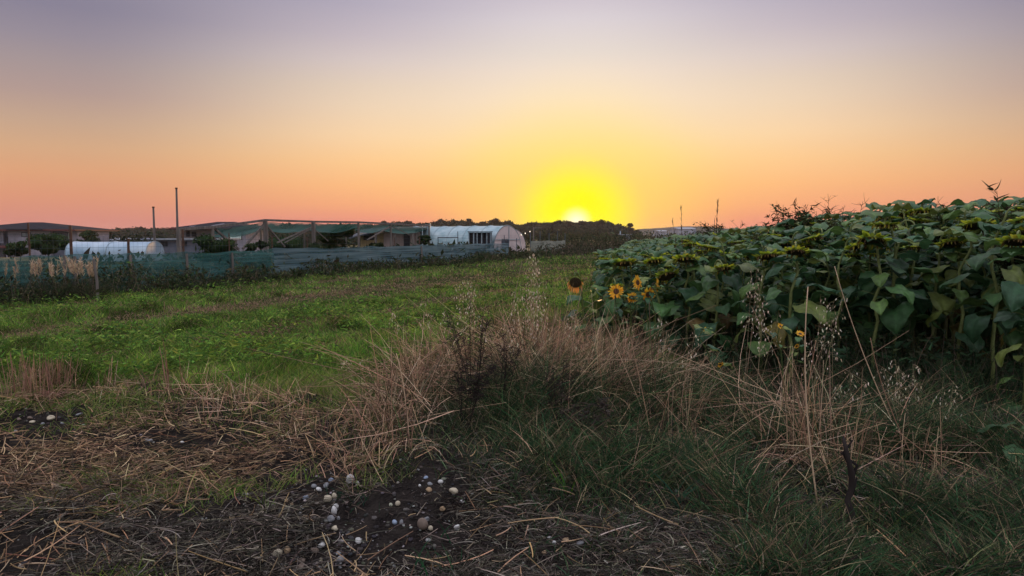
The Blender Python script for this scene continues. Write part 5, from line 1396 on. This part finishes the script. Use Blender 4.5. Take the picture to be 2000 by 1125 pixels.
# ------------------------------------------------------------------ sunflowers
def leaf_arr(base, az_, pet, L, elev, droop, rng, colr, pc=(.09, .12, .035), nu=7, nv=4, fold=.25, Wf=.92):
    """one heart-shaped leaf with its stalk -> V,Q,C"""
    out = Vector((math.cos(az_), math.sin(az_), 0)); side = Vector((-math.sin(az_), math.cos(az_), 0)); up = Vector((0, 0, 1))
    # petiole
    pts = []
    for i in range(5):
        s = i / 4; pts.append(base + out * (pet * math.sin(s * 1.35) / math.sin(1.35)) + up * pet * (.62 * s - .42 * s * s))
    mb = MB(); mb.tube(pts, [.0052, .0045, .004, .0038, .0034], 5, pc, cap=False)
    V = list(map(tuple, mb.v)); Q = [f for f in mb.f]; Cc = list(mb.c)
    b = len(V); o = pts[-1]
    pos = o.copy(); e = elev; step = L / nu; tw = rng.uniform(-.35, .35)
    sd = (side * math.cos(tw) + up * math.sin(tw))
    us = np.linspace(0, 1, nu + 1)
    cen = []
    for i in range(nu + 1):
        cen.append((pos.copy(), e)); e -= droop / nu
        pos = pos + (out * math.cos(e) + up * math.sin(e)) * step
    ph = rng.uniform(0, 6)
    for i, u_ in enumerate(us):
        p, e = cen[i]
        w = L * Wf * .5 * (math.sin(math.pi * min(1, (u_ * .93 + .07)) ** .58)) ** .85 * (1 if u_ < 1 else 0)
        tdir = out * math.cos(e) + up * math.sin(e); nr = sd.cross(tdir).normalized() * -1
        if nr.z < 0: nr = -nr
        for j in range(-nv, nv + 1):
            v_ = j / nv; av = abs(v_)
            back = -L * .17 * av ** 1.5 * (1 - u_) ** 2.2
            zz = fold * w * av ** .8 - .30 * w * av ** 2.2 + .018 * L / .2 * math.sin(9 * u_ + ph + 3 * v_) * av
            q_ = p + sd * (w * v_) + tdir * back + nr * zz
            V.append(tuple(q_))
            k = 1.0 + (.30 if j == 0 else 0) + rng.uniform(-.05, .05)
            Cc.append(tuple(np.array(colr) * k))
    m_ = 2 * nv + 1
    for i in range(nu):
        for j in range(m_ - 1): Q.append((b + i * m_ + j, b + i * m_ + j + 1, b + (i + 1) * m_ + j + 1, b + (i + 1) * m_ + j))
    return V, Q, Cc

def head_parts(o, c0, face, r, rng, kind='nod'):
    """flower head: centre c0, face direction; parts under a head mesh"""
    f = Vector(face).normalized(); a = f.cross(Vector((0, 0, 1)))
    if a.length < .1: a = Vector((1, 0, 0))
    a.normalize(); b = f.cross(a)
    def ring(rr, dd, n): return [c0 + (a * math.cos(6.2832 * k / n) + b * math.sin(6.2832 * k / n)) * rr * (1 + rng.uniform(-.03, .03)) + f * dd for k in range(n)]
    n = 18; prof = [(.10, -.34), (.34, -.30), (.70, -.20), (.98, -.04), (1.02, .06), (.93, .10)] if kind == 'nod' else [(.2, -.5), (.5, -.35), (.9, -.15), (1.0, 0), (.95, .08), (.9, .1)]
    mb = MB(); vs = []
    for rr, dd in prof: vs += ring(rr * r, dd * r, n)
    fs = [(i * n + k, i * n + (k + 1) % n, (i + 1) * n + (k + 1) % n, (i + 1) * n + k) for i in range(len(prof) - 1) for k in range(n)] + [tuple(range(n))]
    mb.add(vs, fs, (.12, .15, .03)); h = mb.build('flower_head', M['receptacle'], o, True)
    mb = MB(); vs = [c0 + f * (.10 * r + .05 * r)]
    rings = [(.3, .17), (.62, .14), (.93, .09)]
    for rr, dd in rings: vs += ring(rr * r, dd * r, n)
    fs = [(0, 1 + k, 1 + (k + 1) % n) for k in range(n)] + [(1 + i * n + k, 1 + (i + 1) * n + k, 1 + (i + 1) * n + (k + 1) % n, 1 + i * n + (k + 1) % n) for i in range(2) for k in range(n)]
    mb.add(vs, fs, (.05, .04, .02)); mb.build('seed_disc', M['disc'] if kind in ('nod', 'droop') else M['disc_small'], h, True)
    rr_ = np.random.default_rng(rng.randint(0, 10 ** 6))
    A_ = np.array(a); B_ = np.array(b); Fv = np.array(f); c_ = np.array(c0)
    def rays(n_, rad0, out_, fw, L, w, bendf, cols, name, mat, down=0):
        t = np.linspace(0, 6.2832, n_, endpoint=False) + rr_.normal(0, .08, n_)
        rd = np.cos(t)[:, None] * A_ + np.sin(t)[:, None] * B_
        if down: rd = rd[rd[:, 2] < .15]; n_ = len(rd)
        p0 = c_ + rd * rad0 * r; d = rd * out_ + Fv * fw + rr_.normal(0, .10, (n_, 3))
        bd = Fv * bendf + rr_.normal(0, .08, (n_, 3)) - np.array([0, 0, down])
        s = np.array([0, .25, .6, .85, 1.0]); wd = np.array([.55, 1, .95, .6, .08])
        Ls = L * rr_.uniform(.75, 1.15, n_); du = unit(d)
        V = []; sd = unit(np.cross(du, Fv + rr_.normal(0, .2, (n_, 3))))
        for si, wi in zip(s, wd):
            pc_ = p0 + du * (Ls * si)[:, None] + bd * (Ls * si * si)[:, None]
            V += [pc_ - sd * w * wi * .5, pc_ + sd * w * wi * .5]
        V = np.stack(V, 1).reshape(-1, 3)
        q = np.array([[2 * i, 2 * i + 1, 2 * i + 3, 2 * i + 2] for i in range(4)])
        Q = (q[None] + (np.arange(n_) * 10)[:, None, None]).reshape(-1, 4)
        cc = np.repeat(pal(n_, cols, None, .15, rr_), 10, 0)
        np_mesh(name, V, Q, mat, h, cc)
    if kind == 'nod':
        rays(34, .92, 1.0, -.35, r * .66, r * .36, .1, [(.34, .40, .03), (.42, .44, .04), (.20, .28, .04)], 'bracts', M['petal'])
        rays(22, .95, .55, .6, r * .40, r * .16, .4, [(.16, .10, .03), (.10, .06, .025), (.28, .24, .03)], 'withered_petals', M['petal'])
    elif kind == 'droop':
        rays(30, .9, 1.0, -.4, r * .42, r * .26, .1, [(.10, .15, .03), (.16, .20, .03)], 'bracts', M['petal'])
        rays(26, .93, .6, .5, r * .62, r * .24, .1, [(.62, .27, .06), (.55, .22, .05), (.66, .34, .10)], 'petals', M['petal'], .7)
    else:
        rays(18, .8, 1.0, -.3, r * 1.0, r * .4, .0, [(.06, .10, .03)], 'bracts', M['petal'])
        rays(17, .85, 1.0, .12, r * 1.75, r * .62, .05, [(.95, .50, .05), (.90, .42, .04), (.95, .58, .08)], 'petals', M['petal'])
        rays(12, .80, 1.0, .28, r * 1.45, r * .52, .1, [(.88, .46, .05), (.80, .38, .03)], 'inner_petals', M['petal'])
    return h

LEAFC = [(.042, .100, .036), (.055, .118, .036), (.028, .068, .030), (.08, .14, .035), (.038, .095, .044), (.12, .15, .035)]
def sun_plant(seed, nod_az, H=1.8, n_leaf=20, head=.105, neck=.20, yellow=.12, bare=.0, big=1.0, face_down=.75, kind='nod'):
    rng = random.Random(seed)
    o = empty('sunflower')
    z = H - .26 if kind else H
    pts = [Vector((rng.uniform(-.01, .01) * i, rng.uniform(-.01, .01) * i, z * i / 7)) for i in range(8)]
    pts[0] = Vector((0, 0, -.05))
    na = Vector((math.cos(nod_az), math.sin(nod_az), 0)); top = pts[-1]
    arc = []
    for i in range(1, 8):
        t = i / 7 * math.pi * .86
        arc.append(top + na * (neck * .5 * (1 - math.cos(t))) + Vector((0, 0, .11 * math.sin(t))))
    if not kind: arc = []
    mb = MB(); allp = pts + arc
    mb.tube(allp, [.019, .0185, .018, .017, .016, .015, .013, .011] + [.0095] * len(arc), 7, (.19, .22, .075)); mb.build('stem', M['leaf'], o, True)
    V = []; Q = []; Cc = []
    ga = rng.uniform(0, 6.28)
    for i in range(n_leaf):
        s = bare + (1 - bare) * (i + rng.uniform(-.3, .3)) / n_leaf
        s = max(.06, min(.99, s)); k = s * 7; i0 = min(6, int(k)); b = pts[i0].lerp(pts[i0 + 1], k - i0)
        ga += 2.399 + rng.uniform(-.3, .3)
        big_ = (.15 + .14 * math.sin(math.pi * (s * .8 + .12))) * big * rng.uniform(.65, 1.2)
        if s > .93: big_ *= .62
        c_ = np.array(rng.choice(LEAFC)) * rng.uniform(.65, 1.3)
        if s < .42 and rng.random() < yellow * 2.2: c_ = np.array(rng.choice([(.16, .13, .03), (.13, .085, .03), (.12, .15, .04)]))
        el_ = rng.uniform(-.35, .35) + (.25 if s > .8 else -.1); dr = rng.uniform(.5, 1.5) + (.5 if s < .5 else 0)
        v_, q_, c2 = leaf_arr(b, ga, (.10 + .07 * (1 - abs(s - .5))) * rng.uniform(.8, 1.3), big_, el_, dr, rng, c_)
        n0 = len(V); V += v_; Q += [tuple(x + n0 for x in f_) for f_ in q_]; Cc += c2
    for i in range((6 if seed < 700 else 4) if kind else 0):
        b = pts[-1].lerp(pts[-2], rng.uniform(0, .55)) if i < 4 else arc[1]
        ga += 2.399 + rng.uniform(-.4, .4)
        v_, q_, c2 = leaf_arr(b, ga, rng.uniform(.10, .16), rng.uniform(.17, .27) * big, rng.uniform(.35, .95), rng.uniform(.9, 1.7), rng, np.array(rng.choice(LEAFC)) * rng.uniform(.85, 1.25), fold=rng.uniform(.1, .4))
        n0 = len(V); V += v_; Q += [tuple(x + n0 for x in f_) for f_ in q_]; Cc += c2
    np_mesh('foliage', np.array(V), np.array(Q), M['leaf'], o, np.array(Cc), True)
    if kind:
        tip = arc[-1]; face = na * (1 - face_down) + Vector((0, 0, -1)) * face_down
        fn = face.normalized(); head_parts(o, tip + fn * head * .36, fn, head * rng.uniform(.9, 1.1), rng, kind)
    return o

protos = []
for k in range(9):
    az_ = -math.pi / 2 + (-.9, -.5, -.2, 0, .3, .6, 1.0, 1.6, -1.5)[k]
    protos.append(sun_plant(600 + k, az_, 1.8, 15 + k % 4, bare=.38, head=.078 + .012 * (k % 3), neck=.20 + .02 * (k % 4), face_down=(.8, .9, .7, .85, .95, .75, .9, .8, .85)[k]))
def topH(x, y):
    """height of the crop as it grows across the field"""
    h = np.interp(x, [.8, 1.6, 2.5, 3.3, 4.7, 5.8, 8], [1.40, 1.47, 1.60, 1.70, 1.92, 2.12, 2.3])
    return h - .022 * max(0, y - 10) - .10 * max(0, min(1, (y - 12) / 10))
def front_edge(x): return float(np.interp(x, [.8, 1.6, 2.5, 3.5, 5.0, 6.0, 8], [10.6, 9.7, 8.9, 8.2, 7.5, 6.9, 6.3]))

HERO = [  # px of stem, Y, height, nod azimuth, label, options
 (1549, 7.6, 1.66, -1.9, 'sunflower with the clearly lit pale stem, leftmost of the bare front stems', dict(bare=.5, n_leaf=13)),
 (1712, 7.9, 1.78, -2.2, 'front sunflower with a broad green-fringed head, second of the bare stems from the left', dict(bare=.5, n_leaf=12, head=.12)),
 (1826, 8.3, 1.74, -1.5, 'front sunflower with a dark brown shaded head, third of the bare stems from the left', dict(bare=.55, n_leaf=11, head=.115)),
 (1945, 7.3, 2.02, -.4, 'tallest sunflower with the thickest stem near the right edge', dict(bare=.42, n_leaf=13, big=1.1, head=.12)),
 (1490, 8.4, 1.62, -1.6, 'sunflower with a pale yellow-green drooping head left of the clearly lit stem', dict(bare=.2, head=.115, n_leaf=16)),
 (1345, 9.1, 1.58, -1.7, 'sunflower with a wide fringed head hanging level, above the dark gap', dict(n_leaf=17, head=.12)),
 (1222, 10.0, 1.47, -1.5, 'sunflower with a yellow-green head hanging flat at the left end of the crop', dict(n_leaf=15, head=.115)),
 (1268, 9.8, 1.50, -1.3, 'sunflower with a dark rimmed head right of the flat yellow-green one', dict(n_leaf=15)),
 (1290, 9.3, 1.36, -1.2, 'sunflower with an open browning head above the rightmost bright bloom', dict(n_leaf=14, face_down=.6)),
 (1190, 10.3, 1.46, -2.1, 'leftmost tall sunflower, with two raised leaves over its small head', dict(n_leaf=13, head=.09)),
 (1785, 9.2, 1.98, 2.2, 'sunflower with two leaves raised highest against the sky left of the tallest plant', dict(n_leaf=16)),
 (1640, 8.5, 1.72, -1.2, 'sunflower with a yellowish head top between the first and second bare stems', dict(n_leaf=17)),
 (1880, 8.0, 1.95, -1.8, 'sunflower with a long level green-fringed head near the top right', dict(n_leaf=17, head=.13)),
 (1400, 8.8, 1.50, -1.4, 'sunflower with overlapping big grey-green leaves left of the pale drooping head', dict(n_leaf=18, big=1.1)),
 (1198, 9.6, 1.18, -1.5, 'short sunflower with a small shaded head above the brightest bloom', dict(n_leaf=11, head=.08)),
 (2010, 6.6, 1.80, -2.3, 'sunflower cut by the right edge with a spiky yellow head', dict(n_leaf=16, head=.10)),
 (2025, 4.9, .34, 2.0, 'young low sunflower plant with one broad leaf at the right edge', dict(n_leaf=6, kind=None, big=1.1, yellow=0))]
hero_xy = []
for i, (px, Y, H, az_, lab, kw) in enumerate(HERO):
    X = (px - 1000) / F * (Y * math.cos(PITCH) + CAMZ * math.sin(PITCH) * .3)
    o = sun_plant(700 + i, az_, H, **kw); o.location = (X, Y, gz(X, Y)); hero_xy.append((X, Y))
    tag(o, lab, 'sunflower', 'sunflowers along the front of the crop')

rngp = random.Random(77)
cand = []
x = .6
while x < 40:
    y = 6.0
    while y < 75:
        xx = x + rngp.uniform(-.12, .12); yy = y + rngp.uniform(-.12, .12)
        if xx > SUNX(yy) + rngp.uniform(-.25, .15) and yy > front_edge(xx) + rngp.uniform(0, .35) and xx < yy * .80 + 1.5:
            if min((xx - a) ** 2 + (yy - b) ** 2 for a, b in hero_xy) > .09: cand.append((xx, yy))
        y += .42 if y < 25 else .8
    x += .52 if x < 14 else .9
cand.sort(key=lambda p: math.hypot(p[0], p[1]) - .0 * p[0])
vis = [c_ for c_ in cand if abs(c_[0] / c_[1]) < .74]
near_p = set(vis[:278]); rest = [c_ for c_ in cand if c_ not in near_p]
ZL = [(0, 'leafy sunflower with a bowed head in the thick of the crop behind the front row')]
for i, (xx, yy) in enumerate(vis[:278]):
    pr = protos[i % 9]
    o = pr if i < 9 else copy_tree(pr)
    h = topH(xx, yy) * rngp.uniform(.84, 1.07); s = h / 1.8
    o.location = (xx, yy, gz(xx, yy)); o.scale = (s * rngp.uniform(.9, 1.1),) * 2 + (s,); o.rotation_euler = (rngp.uniform(-.04, .04), rngp.uniform(-.04, .04), rngp.uniform(-.5, .5))
    tag(o, ZL[0][1], 'sunflower', 'sunflowers in the thick of the crop')
# the far rest of the crop as one mass
def far_crop():
    kids = {}
    arrs = []
    for pr in protos[:5]:
        Vs, Qs, Cs, n0 = [], [], [], 0
        st = [pr]; 
        for ch in KIDS[pr.name]:
            sub = [ch] + KIDS.get(ch.name, [])
            for c_ in sub:
                me = c_.data; v_ = np.empty(len(me.vertices) * 3, np.float32); me.vertices.foreach_get('co', v_); v_ = v_.reshape(-1, 3)
                qs = [p.vertices[:] for p in me.polygons if len(p.vertices) == 4]
                a = me.color_attributes['Col']; cc = np.empty(len(me.vertices) * 4, np.float32); a.data.foreach_get('color', cc); cc = cc.reshape(-1, 4)[:, :3]
                if c_.name.startswith('foliage'):
                    pass
                Vs.append(v_); Qs.append(np.array(qs) + n0); Cs.append(cc); n0 += len(v_)
        V = np.concatenate(Vs); Q = np.concatenate(Qs); C_ = np.concatenate(Cs)
        # only the upper part can be seen over the nearer plants
        keep = (V[Q][:, :, 2].max(1) > .95)
        Q = Q[keep]; used = np.unique(Q); mp = -np.ones(len(V), int); mp[used] = np.arange(len(used))
        arrs.append((V[used], mp[Q], C_[used]))
    rg = np.random.default_rng(9); BV, BQ, BC, n0 = [], [], [], 0
    for i, (xx, yy) in enumerate(rest):
        if yy > 30 and rg.random() < .45: continue
        V, Q, C_ = arrs[i % 5]; s = topH(xx, yy) * rg.uniform(.92, 1.04) / 1.8; a = rg.uniform(-.6, .6)
        c0, s0 = math.cos(a), math.sin(a)
        W = np.stack([(V[:, 0] * c0 - V[:, 1] * s0) * s + xx, (V[:, 0] * s0 + V[:, 1] * c0) * s + yy, V[:, 2] * s + gz(xx, yy)], 1)
        BV.append(W); BQ.append(Q + n0); BC.append(C_ * rg.uniform(.85, 1.15)); n0 += len(W)
    print('far crop', len(rest), n0)
    o = np_mesh('far_sunflower_crop', np.concatenate(BV), np.concatenate(BQ), M['leaf'], None, np.concatenate(BC), True)
    tag(o, 'far part of the sunflower crop seen only as leafy tops', 'crop', kind='stuff')
far_crop()

# big drooping bloom at the left end and its plant
def droop_plant():
    rng = random.Random(3); Y = 7.9; T = at(1124, 551, Y); g0 = gz(T.x, Y)
    o = empty('sunflower', (T.x, Y, g0)); tag(o, 'lone sunflower with a big dark bowed face and orange petals left of the crop', 'sunflower')
    c0 = Vector((0, 0, T.z - g0))
    pts = [Vector((.14, .25, -.03)), Vector((.13, .22, .4)), Vector((.10, .18, .8)), Vector((.07, .15, c0.z + .02)), Vector((.04, .13, c0.z + .09)), Vector((.0, .09, c0.z + .10)), Vector((0, .05, c0.z + .05)), Vector((0, .03, c0.z + .02))]
    mb = MB(); mb.tube(pts, [.013, .012, .011, .010, .009, .009, .009, .009], 7, (.12, .16, .05)); mb.build('stem', M['leaf'], o, True)
    head_parts(o, c0, (-.12, -.82, -.38), .068, rng, 'droop')
    V = []; Q = []; Cc = []
    for i in range(11):
        s = .3 + .65 * i / 11; b = Vector((.11, .2, c0.z * s)); v_, q_, c2 = leaf_arr(b, i * 2.4 + 1, .10, .16 * rng.uniform(.8, 1.2), rng.uniform(-.3, .2), rng.uniform(.6, 1.4), rng, np.array(rng.choice(LEAFC)))
        n0 = len(V); V += v_; Q += [tuple(x + n0 for x in f_) for f_ in q_]; Cc += c2
    np_mesh('foliage', np.array(V), np.array(Q), M['leaf'], o, np.array(Cc), True)
droop_plant()

# slender plants with small bright blooms
def bloom_plant(Y, base_px, blooms, lab, seed, r0=.027, nleaf=16, cat='sunflower'):
    rng = random.Random(seed); B0 = at(base_px, 700, Y); g0 = gz(B0.x, Y)
    o = empty('small_sunflower', (B0.x, Y, g0)); tag(o, lab, cat)
    V = []; Q = []; Cc = []
    for (px, py, r, face) in blooms:
        c0 = at(px, py, Y - .25) - Vector((B0.x, Y, g0)); f = Vector(face).normalized()
        st = Vector((rng.uniform(-.03, .03), rng.uniform(-.03, .03), 0))
        h = c0.z; back = c0 - f * r * .4
        pts = [st + Vector((0, 0, -.02)), st + Vector((c0.x * .15, 0, h * .35)), st + Vector((c0.x * .5, c0.y * .3, h * .68)), back - f * .05 + Vector((0, 0, -.10)), back - f * .02 - Vector((0, 0, .02)), back]
        mb = MB(); mb.tube(pts, [.008, .007, .006, .005, .004, .004], 6, (.12, .17, .06)); mb.build('stem', M['leaf'], o, True)
        head_parts(o, c0, f, r, rng, 'bloom')
        for k in range(nleaf // len(blooms) + 2):
            s = rng.uniform(.3, .95); i0 = min(4, int(s * 5)); b = pts[i0].lerp(pts[i0 + 1], s * 5 - i0)
            v_, q_, c2 = leaf_arr(b, rng.uniform(0, 6.28), .04, rng.uniform(.06, .13), rng.uniform(-.2, .5), rng.uniform(.3, 1.3), rng, np.array(rng.choice(LEAFC)) * 1.15, Wf=.55)
            n0 = len(V); V += v_; Q += [tuple(x + n0 for x in f_) for f_ in q_]; Cc += c2
    np_mesh('foliage', np.array(V), np.array(Q), M['leaf'], o, np.array(Cc), True)
bloom_plant(7.6, 1225, [(1203.5, 569, .031, (-.05, -1, .1)), (1246, 552, .029, (-.85, -.5, -.12)), (1234.5, 581, .023, (.1, -1, .05))], 'slender plant carrying three small golden blooms, one seen from the side', 31)
bloom_plant(7.5, 1278, [(1266, 575, .030, (.3, -1, -.25)), (1283, 557, .029, (.93, -.3, .02))], 'slender plant carrying two small golden blooms, right of the three-bloom plant', 32)
bloom_plant(6.9, 1535, [(1524, 637, .012, (.2, -.8, .5)), (1563, 652, .017, (.0, -.6, .9)), (1556, 676, .011, (.1, -1, -.5))], 'straggly plant with three tattered orange blooms before the dark stems', 33, nleaf=8)
bloom_plant(6.9, 1405, [(1407, 712, .013, (.2, -.8, -.6)), (1376, 642, .010, (.8, -.5, -.4))], 'low straggly plant with two drooping yellow blooms in the dry grass', 34, nleaf=10)

# undergrowth of the crop: small leaves and grass in its shade
def undergrowth():
    rng = np.random.default_rng(141)
    n = 9000
    x = rng.uniform(.6, 9, n); y = np.array([front_edge(v_) for v_ in x]) + rng.normal(.3, .5, n)
    k = x > SUNX(y) - .5; x, y = x[k], y[k]; n = len(x)
    h = rng.uniform(.05, .55, n) * (.4 + fbm(x, y, 1.2, 9))
    bag = Bag(); p = np.stack([x, y, gh(x, y) + h], 1)
    a = rng.uniform(0, 6.28, n); d = np.stack([np.cos(a), np.sin(a), rng.uniform(-.5, .8, n)], 1)
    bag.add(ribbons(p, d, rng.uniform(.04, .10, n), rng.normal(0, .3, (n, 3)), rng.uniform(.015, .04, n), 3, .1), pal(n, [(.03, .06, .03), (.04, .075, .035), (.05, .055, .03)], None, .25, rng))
    n = 7000; x = rng.uniform(.6, 9, n); y = np.array([front_edge(v_) for v_ in x]) + rng.normal(.1, .6, n)
    d = np.stack([rng.normal(0, .3, n), rng.normal(0, .3, n), np.ones(n)], 1)
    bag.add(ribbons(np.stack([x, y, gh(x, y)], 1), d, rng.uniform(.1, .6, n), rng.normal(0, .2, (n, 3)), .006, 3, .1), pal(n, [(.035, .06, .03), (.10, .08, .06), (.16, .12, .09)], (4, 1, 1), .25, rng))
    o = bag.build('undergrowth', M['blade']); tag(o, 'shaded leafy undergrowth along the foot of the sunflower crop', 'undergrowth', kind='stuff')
undergrowth()

# ------------------------------------------------------------------ haze
def haze():
    m = bpy.data.materials.new('evening_haze'); m.use_nodes = True; t = m.node_tree
    t.nodes.remove(t.nodes['Principled BSDF']); v_ = N(t, 'ShaderNodeVolumePrincipled'); v_.inputs['Density'].default_value = .00011
    v_.inputs['Color'].default_value = (.95, .80, .80, 1); v_.inputs['Anisotropy'].default_value = .3
    t.links.new(v_.outputs[0], t.nodes['Material Output'].inputs['Volume'])
    mb = MB(); mb.box(-1540, 1540, -1540, 1560, -6.5, 24); o = mb.build('haze', m); tag(o, 'thin pinkish evening haze over the fields', 'haze', kind='stuff')
if USE_HAZE: haze()
